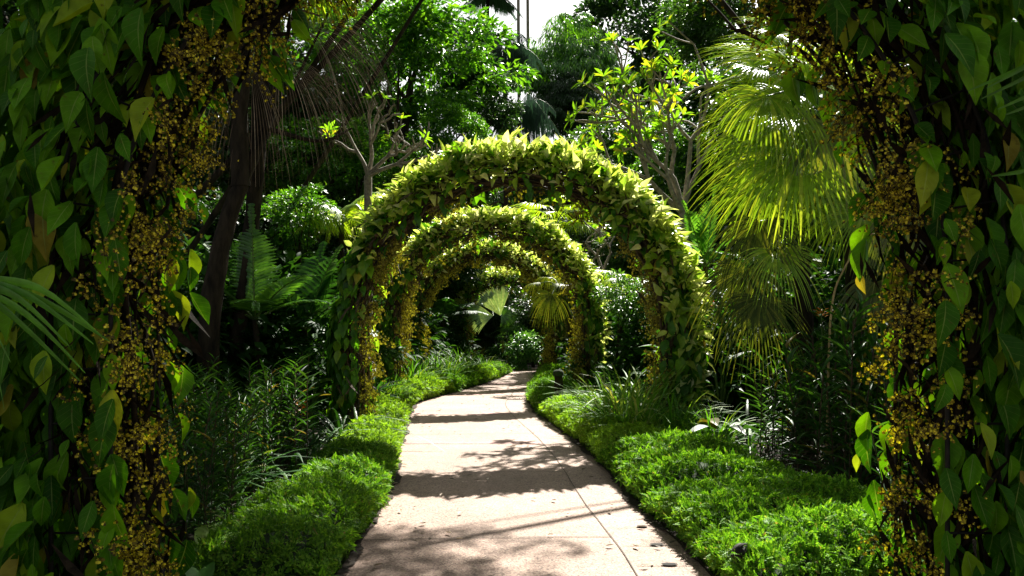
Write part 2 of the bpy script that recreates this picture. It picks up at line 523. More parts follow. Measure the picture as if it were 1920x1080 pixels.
for dc in (5.75, 8.3, 11.2, 15.4, 18.6):
    y = lambda u: dc + 0.10 * math.sin(u * 1.4)
    l, r = eL(dc), eR(dc) - 0.46
    v = []
    for u in np.linspace(0, 1, 12):
        x = l + (r - l) * u
        v.append((x, y(u), gz(dc) + 0.037)); v.append((x, y(u) + 0.010, gz(dc) + 0.037))
    tag(MB().add(v, grid_faces(12, 2)).build('path_joint', M['joint']), kind='structure')
# soil washed over the path edges, ragged
_r = np.random.default_rng(44)
for side_ in (-1, 1):
    dd_ = np.linspace(-4, 24, 900)
    wd_ = np.clip(0.035 + 0.03 * np.sin(dd_ * 1.9 + side_) + 0.022 * np.sin(dd_ * 7.3) + _r.normal(0, 0.010, 900), 0.003, 0.14)
    v = []
    for d, w_ in zip(dd_, wd_):
        e_ = eL(d) - 0.01 if side_ < 0 else eR(d) + 0.01
        v.append((e_, d, gz(d) + 0.041)); v.append((e_ - side_ * (w_ + 0.01), d, gz(d) + 0.041))
    tag(MB().add(v, grid_faces(900, 2)).build('path_soil_edge', M['soil']), kind='structure')
for (px, py, w) in ((1204, 996, 0.085), (1231, 1031, 0.10), (1255, 1069, 0.11)):
    d = CAMZ * F / (py - 605.0)
    x = (px - 960) / F * d
    rr = eR(d)
    v = [(rr - 0.42, d - 0.02, 0.037), (rr - 0.02, d - 0.02, 0.037), (rr - 0.02, d - 0.014, 0.037), (rr - 0.42, d - 0.014, 0.037)]
    tag(MB().add(v, [(0, 1, 2, 3)]).build('path_joint', M['joint']), kind='structure')
    # recessed slot: a small dark oval plate with a rim
    m2 = MB()
    k = 14
    ring = []
    for s_ in (1.0, 0.8):
        for i in range(k):
            a_ = 2 * math.pi * i / k
            ring.append((x + w / 2 * s_ * math.cos(a_), d + 0.03 * s_ * math.sin(a_), 0.040 + (0 if s_ == 1 else 0.002)))
    fs = [(i, (i + 1) % k, k + (i + 1) % k, k + i) for i in range(k)]
    fs += [(k + i, k + i + 1, k + k - 2 - i, k + k - 1 - i) for i in range(k // 2 - 1)]
    q = m2.add(ring, fs).build('drain_slot', M['slot'])
    tag(q, {1204: 'small dark drain slot set in path edge, farthest up of the three',
            1231: 'small dark drain slot set in path edge, middle of the three',
            1255: 'small dark drain slot set in path edge, lowest of the three'}[px], 'drain slot', 'drain slots along the path edge')

# ------------------------------------------------------------------ leaf templates
T_BIG = leaf_tpl(1.0, 0.62, 8, 5, 0.22, 0.22, 0.36, 0.02, 0.25)
T_VINE = leaf_tpl(1.0, 0.60, 5, 3, 0.22, 0.22, 0.36, 0.03, 0.25)
T_LEAF = leaf_tpl(1.0, 0.48, 4, 3, 0.2, 0.18, 0.42, 0.05, 0.1)
T_LEAF2 = leaf_tpl(1.0, 0.5, 3, 3, 0.2, 0.15, 0.45, 0.06, 0.08)
T_NARROW = leaf_tpl(1.0, 0.2, 4, 2, 0.0, 0.3, 0.4, 0.06, 0.2)
T_WHORL = leaf_tpl(1.0, 0.30, 5, 3, 0.2, 0.2, 0.62, 0.05, 0.12)

def sprig_tpl(n=5):
    """flat fern-like sprig: paired leaflets along a short stalk"""
    vs, fs, k = [], [], 0
    for i in range(n):
        t = 0.15 + 0.8 * i / n
        for s in (-1, 1):
            l = 0.42 * (1 - 0.75 * (i / n))
            ax = unit(V(s * 0.85, 0.6, 0.12 * s))
            sd_ = unit(V(-s * 0.6, 0.85, 0))
            b = V(0, t, -0.25 * t * t)
            w = 0.085
            p = [b - sd_ * w * 0.5, b + ax * l * 0.55 - sd_ * w + V(0, 0, 0.02), b + ax * l + V(0, 0, -0.05), b + ax * l * 0.5 + sd_ * w + V(0, 0, 0.02)]
            vs += p; fs.append((k, k + 1, k + 2, k + 3)); k += 4
    b = V(0, 0.95, -0.24)
    vs += [V(-0.05, 0.85, -0.2), V(0.05, 0.85, -0.2), V(0.03, 1.1, -0.3), V(-0.03, 1.1, -0.3)]; fs.append((k, k + 1, k + 2, k + 3))
    return np.array(vs), np.array(fs)
T_SPRIG = sprig_tpl()

def flower_tpl():
    """small orchid bloom: broad two-lobed lip and three narrow petals"""
    vs = [(-.5, .0, .0), (0, .12, .06), (0, -.5, .10), (-.48, -.45, -.02),
          (0, .12, .06), (.5, .0, .0), (.48, -.45, -.02), (0, -.5, .10),
          (-.1, .1, .03), (.1, .1, .03), (.13, .5, .08), (-.13, .5, .08),
          (-.08, .05, .03), (-.03, .18, .03), (-.42, .38, .08), (-.48, .25, .08),
          (.03, .18, .03), (.08, .05, .03), (.48, .25, .08), (.42, .38, .08)]
    return np.array(vs), np.arange(20).reshape(5, 4)
T_FLOWER = flower_tpl()

def rand_unit(rng, n):
    return unit(rng.standard_normal((n, 3)))

# ------------------------------------------------------------------ flower arches
def hoop(s, R, zc):
    """s in [0,1] along left leg, half circle, right leg -> x, z, outward radial"""
    Ltot = 2 * zc + math.pi * R
    q = s * Ltot
    x = np.where(q < zc, -R, np.where(q > zc + math.pi * R, R, -R * np.cos((q - zc) / R)))
    z = np.where(q < zc, q, np.where(q > zc + math.pi * R, Ltot - q, zc + R * np.sin((q - zc) / R)))
    nx = x / R
    nz = np.where((q < zc) | (q > zc + math.pi * R), 0, (z - zc) / R)
    return x, z, nx, nz

def noise1(rng, s, k):
    ph = rng.uniform(0, 6.28, 5); fr = rng.uniform(0.6, 2.2, 5) * k
    return sum(np.sin(s * f + p) for f, p in zip(fr, ph)) / 3.0

def arch(name, label, x0, d, yaw, R=2.42, zc=1.6, depth=0.55, thick=0.38, nleaf=2600, nyoung=900, nflower=4500,
         lsize=0.19, fsize=0.034, tpl=T_VINE, near=False, seed=1, z0=0.0, legs_green=1.0, fmat='yellow_far', front_flowers=0.25, lit_side_bias=0.3):
    rng = np.random.default_rng(seed)
    t = thing(name, label, 'flower arch', (x0, d, z0), yaw, 'vine covered arches over the path')
    # iron hoops and rungs
    fr = MB()
    s = np.linspace(0, 1, 61)
    for yy in (-depth * 0.36, depth * 0.36):
        for rr in (R - 0.14, R + 0.14):
            x, z, _, _ = hoop(s, rr, zc)
            tube(fr, np.stack([x, np.full_like(x, yy), z], 1), 0.011, 6)
    for q in np.linspace(0.01, 0.99, 40):
        for yy in (-depth * 0.36, depth * 0.36):
            x1, z1, nx, nz = hoop(np.array([q]), R, zc)
            p = V(x1[0], yy, z1[0]); n = V(nx[0], 0, nz[0])
            tube(fr, [p - n * 0.14, p + n * 0.14], 0.006, 5)
    fr.build('frame', M['iron'], t)
    # woody stems wandering along the hoop
    st = MB()
    for k in range(34 if near else 26):
        a0 = rng.uniform(0, 0.95); a1 = min(1.0, a0 + rng.uniform(0.15, 0.6))
        if k % 2: a0, a1 = 0.0, rng.uniform(0.3, 0.7)
        if k % 4 == 1: a0, a1 = 1 - a1, 1.0
        ss = np.linspace(a0, a1, 42)
        rr = R + 0.10 * noise1(rng, ss, 26) + rng.uniform(-0.14, 0.14)
        x, z, nx, nz = hoop(ss, R, zc)
        dr = rr - R
        y = depth * 0.30 * noise1(rng, ss, 20) + rng.uniform(-0.12, 0.12)
        tube(st, np.stack([x + nx * dr, y, np.maximum(z + nz * dr, 0.0)], 1), rng.uniform(0.006, 0.016 if near else 0.024), 5)
    # dense dark tangle in the middle, put in to block light
    n = 2600
    ss = rng.uniform(0, 1, n); x, z, nx, nz = hoop(ss, R, zc)
    dr = rng.normal(0, 0.11, n)
    pos = np.stack([x + nx * dr, rng.normal(0, depth * 0.26, n), np.maximum(z + nz * dr, 0.03)], 1)
    tg = np.stack([-nz, 0 * nz, nx], 1) + 0.7 * rand_unit(rng, n)
    scatter(st, leaf_tpl(1.0, 0.16, 3, 2, 0, 0.3), pos, tg, rand_unit(rng, n), rng.uniform(0.12, 0.3, n))
    # leaves
    def leaves(n, out_lo, out_hi, top_only, size, seed_):
        r2 = np.random.default_rng(seed_)
        ss = r2.uniform(0, 1, n * 3)
        x, z, nx, nz = hoop(ss, R, zc)
        keep = np.ones(len(ss), bool)
        dens = 0.62 + 0.45 * noise1(r2, ss, 44)
        keep &= r2.uniform(0, 1, len(ss)) < (1.0 if top_only else np.clip(dens, 0.12, 1) * (1 - 0.6 * np.clip(nz, 0, 1) * (nyoung > 0)))
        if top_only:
            keep &= (nz + 0.16 * r2.standard_normal(len(ss)) > 0.42 - lit_side_bias * nx)  # pale leaves spread down the shoulder meant to look sunlit
        idx = np.where(keep)[0][:n]
        ss, x, z, nx, nz = ss[idx], x[idx], z[idx], nx[idx], nz[idx]
        n = len(idx)
        # angle around the section: 0 = outward radial, +-90 = the two faces of the arch
        th = np.clip(r2.normal(0, 0.95, n), -1.8, 1.8) * np.where(nz > 0.78, 0.7, 1.0) if near else np.clip(r2.normal(0, 0.95, n), -2.1, 2.1)
        if top_only: th = np.clip(r2.normal(-0.25, 0.85, n), -2.0, 1.5)
        swell = 1.0 + 0.28 * noise1(r2, ss, 30)
        rad = r2.uniform(out_lo if not near else 0.3, out_hi, n) * (swell if not top_only else 1 + 0.1 * noise1(r2, ss, 60))
        o_r = np.cos(th) * rad * thick
        o_y = np.sin(th) * rad * depth * 0.5
        pos = np.stack([x + nx * o_r, o_y, z + nz * o_r], 1)
        nrm = np.stack([nx * np.cos(th), np.sin(th), nz * np.cos(th)], 1)
        side_w = np.clip(1 - nz, 0, 1)[:, None]
        dirv = np.array([0, 0, -1.0])[None, :] * (0.25 + 0.95 * side_w) + nrm * (0.35 + 0.55 * (1 - side_w)) + 0.42 * rand_unit(r2, n)
        if top_only:
            dirv = nrm * 0.8 + V(0, -0.1, 0.35) + 0.65 * rand_unit(r2, n)
            n2 = nrm * 0.3 + V(0, -0.35, 0.6) + 0.6 * rand_unit(r2, n)
        else:
            n2 = nrm + V(0, 0, 0.35) + 0.38 * rand_unit(r2, n)
        ok = pos[:, 2] > 0.03
        return pos[ok], dirv[ok], n2[ok], (size * r2.uniform(0.55, 1.2, n))[ok]
    lm = MB()
    if near:
        uu, tt_ = np.meshgrid(np.linspace(-1, 1, 5), np.linspace(0, 1, 8))
        luv = np.stack([uu.ravel(), tt_.ravel()], 1)
        TP = [leaf_tpl(1.0, w_, 8, 5, f_, c_, 0.42, 0.02, 0.14, 0.012) for (w_, f_, c_) in ((0.50, 0.22, 0.22), (0.56, 0.30, 0.42), (0.44, 0.12, 0.10), (0.50, 0.45, -0.12), (0.58, 0.18, 0.30))]
        for k_, tp_ in enumerate(TP):
            p_, d_, n_, s_ = leaves(nleaf // 5, 0.3, 1.15, False, lsize, seed + 10 + k_)
            scatter(lm, tp_, p_, d_, n_, s_, luv)
            # the face towards the viewer, thickest on the outer half of the hoop
            r3 = np.random.default_rng(seed + 60 + k_)
            m3 = 430
            s3 = r3.uniform(0, 1, m3); x, z, nx, nz = hoop(s3, R, zc)
            orad = -0.06 + thick * 1.1 * r3.uniform(0, 1, m3)
            keep3 = (orad > 0.04) | (r3.uniform(0, 1, m3) < 0.3)
            yf = -depth * (0.62 - 0.28 * orad / thick) + r3.normal(0, 0.05, m3)
            p3 = np.stack([x + nx * orad, yf, z + nz * orad], 1)
            d3 = V(0, -0.15, -1.0) + 0.45 * rand_unit(r3, m3) + 0.25 * np.stack([nx, 0 * nx, nz], 1)
            n3 = V(0, -1.0, 0.45) + 0.45 * rand_unit(r3, m3)
            k3 = keep3 & (np.sin(s3 * 83 + orad * 9) + np.sin(s3 * 47 - orad * 14 + 1) > -0.55) & (p3[:, 2] > 0.1) & ~((nz > 0.75) & (orad < 0.25))
            scatter(lm, tp_, p3[k3], d3[k3], n3[k3], (lsize * r3.uniform(0.4, 1.2, m3))[k3], luv)
    else:
        scatter(lm, tpl, *leaves(nleaf, 0.55, 1.15, False, lsize, seed + 10))
    # a few trailing strands with leaves
    for k in range(0 if near else 12):
        q = rng.uniform(0.02, 0.98)
        x1, z1, nx, nz = hoop(np.array([q]), R, zc)
        sgn = -1 if rng.uniform() < 0.7 else 1
        L_ = rng.uniform(0.2, 0.55)
        p0 = V(x1[0] + nx[0] * rng.uniform(0, 0.3), sgn * depth * rng.uniform(0.3, 0.6), z1[0])
        m_ = 6
        pp = np.array([p0 + V(0.04 * math.sin(i * 1.3 + k), 0, -L_ * i / m_) for i in range(m_)])
        if p0[2] - L_ < 0.1: continue
        scatter(lm, tpl, pp, np.array([0, sgn * 0.3, -1.0]) + 0.4 * rand_unit(rng, m_), np.array([0, sgn, 0.3]) + 0.3 * rand_unit(rng, m_), lsize * rng.uniform(0.4, 0.85, m_))
    lm.build('leaves', M['vine_near' if near else 'vine'], t)
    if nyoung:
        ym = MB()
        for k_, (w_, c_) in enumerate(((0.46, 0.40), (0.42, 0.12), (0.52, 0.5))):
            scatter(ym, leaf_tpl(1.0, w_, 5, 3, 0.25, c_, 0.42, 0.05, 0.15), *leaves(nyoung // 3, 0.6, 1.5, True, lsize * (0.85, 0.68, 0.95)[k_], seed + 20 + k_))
        ym.build('young_sunlit_leaves', M['young'], t)
    # yellow orchid sprays along the inner side
    fm = MB()
    nc = nflower // 26
    ss = rng.uniform(0, 1, nc * 3)
    x, z, nx, nz = hoop(ss, R, zc)
    dens = (0.70 + 0.6 * noise1(rng, ss, 90)) if near else (0.65 + 0.5 * noise1(rng, ss, 36))
    keep = rng.uniform(0, 1, len(ss)) < np.clip(dens, 0.1, 1)
    idx = np.where(keep)[0][:nc]
    ss, x, z, nx, nz = ss[idx], x[idx], z[idx], nx[idx], nz[idx]
    nc = len(idx)
    inr = rng.uniform(0.04, 0.24, nc) if near else rng.uniform(0.02, 0.26, nc) * np.where(nz > 0.3, 1 - 0.5 * nz, 1)
    lo = -depth * (0.55 if near else 0.5)
    fall = np.clip(1.25 - nz * (0.9 if (not near and front_flowers < 0.5) else 0.0), 0, 1) > rng.uniform(0, 1, nc)
    x, z, nx, nz, inr = x[fall], z[fall], nx[fall], nz[fall], inr[fall]; nc = len(x)
    yy = np.where(rng.uniform(0, 1, nc) < front_flowers + 0.5 * (1 - nz), rng.uniform(lo, depth * 0.4, nc), rng.uniform(0.0, depth * 0.6, nc))
    C = np.stack([x - nx * inr, yy, z - nz * inr], 1)
    tips, nn = [], []
    for k in range(nc):
        out = unit(V(-nx[k], rng.uniform(-0.9, 0.4), -nz[k] * 0.6) + 0.5 * rng.standard_normal(3))
        L_ = rng.uniform(0.07, 0.17) if near else rng.uniform(0.10, 0.28)
        q = np.linspace(0, 1, 5)[:, None]
        line = C[k] + out * L_ * q + V(0, 0, -1) * (L_ * 0.55) * q ** 2
        line[:, 2] = np.maximum(line[:, 2], 0.03)
        if near: tube(st, line, 0.0022, 3)
        m_ = 26
        u = rng.uniform(0.1, 1.05, m_)
        pts = C[k] + out * L_ * u[:, None] + V(0, 0, -1) * (L_ * 0.55) * (u ** 2)[:, None] + rng.normal(0, 0.032 if near else 0.04, (m_, 3))
        tips.append(pts); nn.append(np.tile(out, (m_, 1)))
    pts = np.concatenate(tips); nn = np.concatenate(nn)
    ok = pts[:, 2] > 0.02
    pts, nn = pts[ok], nn[ok]
    k = len(pts)
    up = V(0, 0, 1) + 0.45 * rand_unit(rng, k)
    scatter(fm, T_FLOWER, pts, up, np.array([0, -0.8, 0.15]) + 0.7 * nn + 0.5 * rand_unit(rng, k), fsize * rng.uniform(0.6, 1.25, k))
    fo = fm.build('flowers', M[fmat], t)
    st.build('vine_stem', M['stem_shaded' if near else 'stem'], t)
    return t

arch('flower_arch', 'shaded near arch of large hanging leaves and yellow orchid sprays framing the whole view', 0.08, 4.0, 0.0, R=2.10, zc=1.80,
     depth=0.70, thick=0.85, nleaf=6500, nyoung=0, nflower=15000, lsize=0.205, fsize=0.018, tpl=T_BIG, near=True, seed=5, fmat='yellow', front_flowers=0.8)
arch('flower_arch', 'tallest fully visible arch, its crown of glowing yellow-green leaves, next beyond the shaded near arch', -0.02, 11.3, math.radians(-8), R=2.30, zc=1.43,
     depth=0.6, thick=0.27, nleaf=3600, nyoung=2900, nflower=9000, lsize=0.22, fsize=0.032, seed=12)
arch('flower_arch', 'third leafy arch along the path, framed inside the tallest bright one', -0.42, 16.3, math.radians(2), R=2.02, zc=1.54,
     depth=0.5, thick=0.22, nleaf=2600, nyoung=2400, nflower=8000, lsize=0.20, fsize=0.036, seed=23)
arch('flower_arch', 'fourth arch, its crown thick with mustard flowers and lime leaves', -0.68, 20.8, math.radians(4), R=1.88, zc=1.56,
     depth=0.5, thick=0.18, nleaf=2400, nyoung=1700, nflower=9000, lsize=0.17, fsize=0.040, seed=34, front_flowers=0.6)
arch('flower_arch', 'fifth arch, small lime crown seen above the silvery fan leaf', -0.25, 30.0, math.radians(-10), R=1.62, zc=1.75,
     depth=0.6, thick=0.32, nleaf=2200, nyoung=1600, nflower=5000, lsize=0.20, fsize=0.045, seed=45, z0=gz(30), lit_side_bias=-0.3)
arch('flower_arch', 'sixth arch, shaded, its curve just inside the fifth one', 0.15, 34.0, math.radians(-14), R=1.70, zc=1.75,
     depth=0.6, thick=0.36, nleaf=1800, nyoung=300, nflower=5000, lsize=0.20, fsize=0.045, seed=56, z0=gz(34))
arch('flower_arch', 'last dark arch, its lone post standing behind the small bushes at the path end', 1.0, 38.0, math.radians(-16), R=1.72, zc=1.75,
     depth=0.6, thick=0.34, nleaf=1500, nyoung=150, nflower=5000, lsize=0.20, fsize=0.045, seed=67, z0=gz(38))

# ------------------------------------------------------------------ low hedges along the path
def hedge(label, side, d0, d1, w0, w1, h, off=0.05, m='hedge', seed=1, dens=1150, sl=0.085, over=0.06):
    h *= 0.84; sl *= 0.74; dens *= 1.7
    """mounded strip of ferny ground shrubs on one side of the path"""
    rng = np.random.default_rng(seed)
    L_ = d1 - d0
    dm = (d0 + d1) / 2
    edge = (lambda d: eL(d) - off) if side < 0 else (lambda d: eR(d) + off)
    base = V(edge(dm) + side * (w0 + w1) / 4, dm, gz(dm))
    t = thing('border_hedge', label, 'hedge', base, 0, 'clipped ferny hedges lining the path')
    def surf(u, v):
        # u along 0..1, v across 0 (path side) .. 1 (bed side)
        d = d0 + u * L_
        w = w0 + (w1 - w0) * u
        endf = np.clip(np.minimum(u, 1 - u) * L_ / 0.35, 0, 1) ** 0.5
        lump = 1 + 0.13 * np.sin(d * 5.1 + seed) + 0.10 * np.sin(d * 11.3 + v * 6 + seed * 2) + 0.07 * np.sin(v * 13 + d * 3)
        a_ = v * math.pi
        prof = np.sin(a_) ** 0.55
        x = edge(d) - side * over * np.sin(a_ * 0.5 + 0.5) * 0 + side * (w * (0.5 - 0.5 * np.cos(a_)) - over * np.exp(-((v - 0.18) / 0.15) ** 2)) * (0.75 + 0.25 * endf)
        z = np.array([gz(q) for q in np.ravel(d)]).reshape(np.shape(d)) + h * prof * endf * lump
        return np.stack([x, d, z], -1)
    U, Vv = np.meshgrid(np.linspace(0, 1, 34), np.linspace(0.01, 0.99, 22), indexing='ij')
    S = surf(U, Vv)
    core = S.copy()
    cx = S.mean(axis=1, keepdims=True)
    core = cx + (S - cx) * V(0.86, 1, 0.86)
    core[..., 2] = S[..., 2] * 0.88 + 0.12 * np.array([[gz(dm)]])
    core = core + rng.normal(0, 0.012, core.shape)
    c = MB().add((core - base).reshape(-1, 3), grid_faces(34, 22)).build('twigs', M['twig'], t)  # closed dark core that stands in for the shaded hedge inside
    n = int(dens * L_ * (0.5 * (w0 + w1) + 1.4 * h))
    u, v = rng.uniform(0, 1, n), rng.uniform(0, 1, n) ** 0.9
    p = surf(u, v)
    e_ = 0.01
    du = surf(np.clip(u + e_, 0, 1), v) - surf(np.clip(u - e_, 0, 1), v)
    dv = surf(u, np.clip(v + e_, 0, 1)) - surf(u, np.clip(v - e_, 0, 1))
    nr = unit(np.cross(du, dv) + 1e-9)
    nr = nr * np.where(nr[:, 2:3] < 0, -1, 1)
    dirv = nr * 0.75 + V(0, 0, 0.12) + 0.75 * rand_unit(rng, n)
    tuft = 1 + 0.5 * np.sin(p[:, 0] * 31 + 3 * np.sin(p[:, 1] * 17)) * np.sin(p[:, 1] * 27)
    p = p + nr * (rng.uniform(-0.03, 0.03, n) * tuft)[:, None]
    fo = MB()
    scatter(fo, T_SPRIG, p - base, dirv, nr + 0.5 * rand_unit(rng, n), sl * rng.uniform(0.6, 1.25, n))
    fo.build('foliage', M[m], t)
    return t

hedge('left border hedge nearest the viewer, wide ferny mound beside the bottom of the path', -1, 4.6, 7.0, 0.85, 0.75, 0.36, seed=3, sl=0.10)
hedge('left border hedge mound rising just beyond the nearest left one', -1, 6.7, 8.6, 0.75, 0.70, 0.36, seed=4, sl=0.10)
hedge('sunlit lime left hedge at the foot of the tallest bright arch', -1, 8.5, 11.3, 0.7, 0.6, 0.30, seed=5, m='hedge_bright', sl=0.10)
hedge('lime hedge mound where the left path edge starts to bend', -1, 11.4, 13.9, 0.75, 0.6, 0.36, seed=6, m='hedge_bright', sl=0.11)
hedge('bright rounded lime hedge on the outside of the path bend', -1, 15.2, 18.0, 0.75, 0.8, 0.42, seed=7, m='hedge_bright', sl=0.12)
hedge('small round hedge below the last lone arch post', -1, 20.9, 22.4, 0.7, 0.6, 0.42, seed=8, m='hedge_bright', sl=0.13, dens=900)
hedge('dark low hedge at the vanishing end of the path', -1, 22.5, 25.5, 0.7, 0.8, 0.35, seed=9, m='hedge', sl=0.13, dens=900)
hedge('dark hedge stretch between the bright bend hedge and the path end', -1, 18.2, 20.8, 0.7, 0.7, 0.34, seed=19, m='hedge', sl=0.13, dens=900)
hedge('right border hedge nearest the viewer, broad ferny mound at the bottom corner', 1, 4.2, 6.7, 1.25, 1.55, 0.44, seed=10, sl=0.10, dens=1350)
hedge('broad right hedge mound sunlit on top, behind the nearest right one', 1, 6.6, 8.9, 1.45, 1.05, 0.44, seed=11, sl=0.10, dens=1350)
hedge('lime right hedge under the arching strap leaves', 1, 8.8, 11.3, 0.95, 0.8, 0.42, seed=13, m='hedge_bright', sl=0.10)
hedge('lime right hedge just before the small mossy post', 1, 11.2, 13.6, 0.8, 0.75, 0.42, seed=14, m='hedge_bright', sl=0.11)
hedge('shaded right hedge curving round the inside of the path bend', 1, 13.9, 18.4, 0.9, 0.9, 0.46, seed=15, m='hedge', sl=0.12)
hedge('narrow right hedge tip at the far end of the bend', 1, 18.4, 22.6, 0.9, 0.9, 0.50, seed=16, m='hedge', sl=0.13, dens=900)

# ------------------------------------------------------------------ strap-leaved clumps, canes, big-leaf plants
def blade(mb, p0, az, L_, lean, droop, w, n=8, fold=0.35):
    t = np.linspace(0, 1, n)
    r = L_ * (lean * t + droop * t ** 2.2)
    z = L_ * (np.sqrt(max(0.02, 1 - lean ** 2)) * t - droop * 0.95 * t ** 2.6)
    pts = np.stack([p0[0] + r * math.cos(az), p0[1] + r * math.sin(az), p0[2] + z], 1)
    side = np.tile(V(-math.sin(az), math.cos(az), 0), (n, 1))
    wd = w * (0.55 + 0.45 * np.sin(np.clip(t * 1.6, 0, math.pi / 2))) * (1 - t ** 3.5) + 0.002
    strip(mb, pts, wd, side, fold)

def grass_proto(mname, label, nbl=70, L_=0.75, w=0.022, seed=1, spread=0.16, droop=(0.25, 0.8), lean=(0.05, 0.55)):
    rng = np.random.default_rng(seed)
    t = thing('strap_leaf_clump', label, 'plant')
    mb = MB()
    for k in range(nbl):
        a_ = rng.uniform(0, 6.283)
        r_ = spread * math.sqrt(rng.uniform())
        b_ = a_ + rng.normal(0, 0.9)
        blade(mb, V(r_ * math.cos(b_), r_ * math.sin(b_), -0.02), a_, L_ * rng.uniform(0.55, 1.15), rng.uniform(*lean), rng.uniform(*droop), w * rng.uniform(0.7, 1.3))
    mb.build('leaves', M[mname], t)
    return t

class Kind:
    """first placement moves the prototype itself, later ones copy it"""
    def __init__(s, protos, group=None):
        s.p, s.group = protos, group
        s.used = [False] * len(protos)
        s.i = 0
    def put(s, loc, rz, sc, label, which=None):
        k = s.i % len(s.p) if which is None else which
        s.i += 1
        r = s.p[k]
        if not s.used[k]:
            s.used[k] = True
            r.location = tuple(float(x) for x in loc); r.rotation_euler = (0, 0, rz)
            r.scale = (sc, sc, sc) if not hasattr(sc, '__len__') else tuple(sc)
            r['label'] = label
            if s.group: r['group'] = s.group
            r['_home'] = 1
            del r['_home']
            return r
        return copy_tree(r, loc, rz, sc, label, s.group)

def G(x, d):
    return V(x, d, gz(d))
def at(px, d, z=0.0):
    return V((px - 960) / F * d, d, gz(d) + z)
R_ = random.Random(7)
rz = lambda: R_.uniform(0, 6.283)

iris = Kind([grass_proto('iris', 'x', 120, 1.15, 0.030, 31, 0.20, (0.15, 0.6), (0.0, 0.38)), grass_proto('grass', 'x', 130, 1.05, 0.026, 32, 0.20, (0.12, 0.55), (0.0, 0.35))], 'strap leaved clumps in the beds')
for px, d, sc, lab, w in (
    (1165, 10.3, 1.15, 'pale variegated strap leaf clump spilling over the lime right hedge', 0),
    (1205, 10.9, 1.20, 'tall strap leaf clump against the right post of the tallest bright arch', 0),
    (1150, 11.2, 0.95, 'strap leaf clump behind the pale variegated one beside the right path edge', 1),
    (1255, 9.7, 0.95, 'loose strap leaf clump at the foot of the tallest arch, behind the broad right hedge', 1),
    (1235, 9.0, 0.45, 'small strap tuft growing out of the back of the broad right hedge', 0),
    (1190, 9.9, 1.0, 'pale strap leaf clump leaning out over the path side of the lime right hedge', 0),
    (1330, 9.2, 0.80, 'dark narrow leaf clump beside the round-leaved seedling in the right bed', 1),
    (770, 17.0, 1.15, 'bright strap leaf clump at the foot of the third arch left post', 1),
    (800, 18.4, 1.20, 'strap leaf clump above the bright bend hedge', 1),
    (835, 19.3, 1.20, 'strap leaf clump in the middle of the sunny row behind the bend hedge', 1),
    (868, 20.6, 1.15, 'strap leaf clump closing the sunny row, below the fifth arch', 1),
    (905, 22.4, 0.85, 'dark strap leaf clump next to the small round hedge', 1),
    (735, 15.3, 0.75, 'strap leaf clump leaning over the left edge at the bend', 1),
    (706, 13.4, 0.8, 'strap leaf clump between the left posts of the second and third arches', 1),
    (1010, 19.0, 0.55, 'dark strap leaf clump on the inside of the bend, far end', 1),
    (1045, 16.6, 0.62, 'dark strap leaf clump by the third arch right post', 1),
    (1105, 14.0, 0.75, 'strap leaf clump behind the small mossy post', 1),
    (1090, 12.7, 0.55, 'strap leaf clump over the lime right hedge before the mossy post', 0),
):
    iris.put(at(px, d), rz(), sc, lab, w)

spider = Kind([grass_proto('grass', 'x', 60, 0.85, 0.018, 33, 0.08, (0.5, 1.1), (0.2, 0.7))], None)
spider.put(G(2.55, 5.15), 0.3, 1.0, 'arching grass tuft at the bottom corner between the right hedge and the shaded arch foot')
spider.put(G(2.15, 4.45), 1.3, 0.75, 'low arching grass tuft in front of the nearest right hedge')
spider.put(G(-2.15, 6.1), 2.3, 0.8, 'dry dark grass tuft behind the nearest left hedge')

def cane_proto(seed, n=7, H=1.25, spread=0.32, ll=0.26, mname='cane', w=0.14):
    rng = np.random.default_rng(seed)
    t = thing('cane_orchid', 'x', 'plant')
    st, lv = MB(), MB()
    tp = leaf_tpl(1.0, w, 5, 3, 0.5, 0.34, 0.35, 0.06, 0.5)
    for k in range(n):
        a_, r_ = rng.uniform(0, 6.283), spread * math.sqrt(rng.uniform())
        h = H * rng.uniform(0.6, 1.15)
        lx, ly = rng.normal(0, 0.10, 2)
        tt = np.linspace(0, 1, 7)
        pts = np.stack([r_ * math.cos(a_) + lx * tt ** 1.5 * h, r_ * math.sin(a_) + ly * tt ** 1.5 * h, h * tt], 1)
        tube(st, pts, 0.006, 5)
        m_ = int(h / 0.055)
        u = np.linspace(0.12, 1.0, m_)
        pos = np.stack([np.interp(u, tt, pts[:, i]) for i in range(3)], 1)
        ph = rng.uniform(0, 3.14) + np.arange(m_) * math.pi + rng.normal(0, 0.35, m_)
        el = 0.5 + 0.8 * u
        dirv = np.stack([np.cos(ph), np.sin(ph), el], 1)
        scatter(lv, tp, pos, dirv, np.array([0, 0, 1.0]) + 0.2 * rand_unit(rng, m_), ll * rng.uniform(0.6, 1.15, m_))
        # bare dry roots and old stalks low down
        if rng.uniform() < 0.6:
            q = np.linspace(0, 1, 5)[:, None]
            b = rng.uniform(0, 6.283)
            tube(st, V(pts[0][0], pts[0][1], 0) + V(math.cos(b), math.sin(b), 0) * 0.35 * q + V(0, 0, 1) * (0.35 * np.sin(q * 3.0)), 0.004, 4)
    st.build('stem', M['stem'], t)
    lv.build('leaves', M[mname], t)
    return t
strap = Kind([grass_proto('cane', 'x', 46, 1.0, 0.042, 36, 0.25, (0.3, 1.0), (0.1, 0.6)), grass_proto('cane', 'x', 40, 0.9, 0.036, 37, 0.2, (0.3, 1.0), (0.1, 0.6))], 'dark strap leaved clumps in the shaded beds')
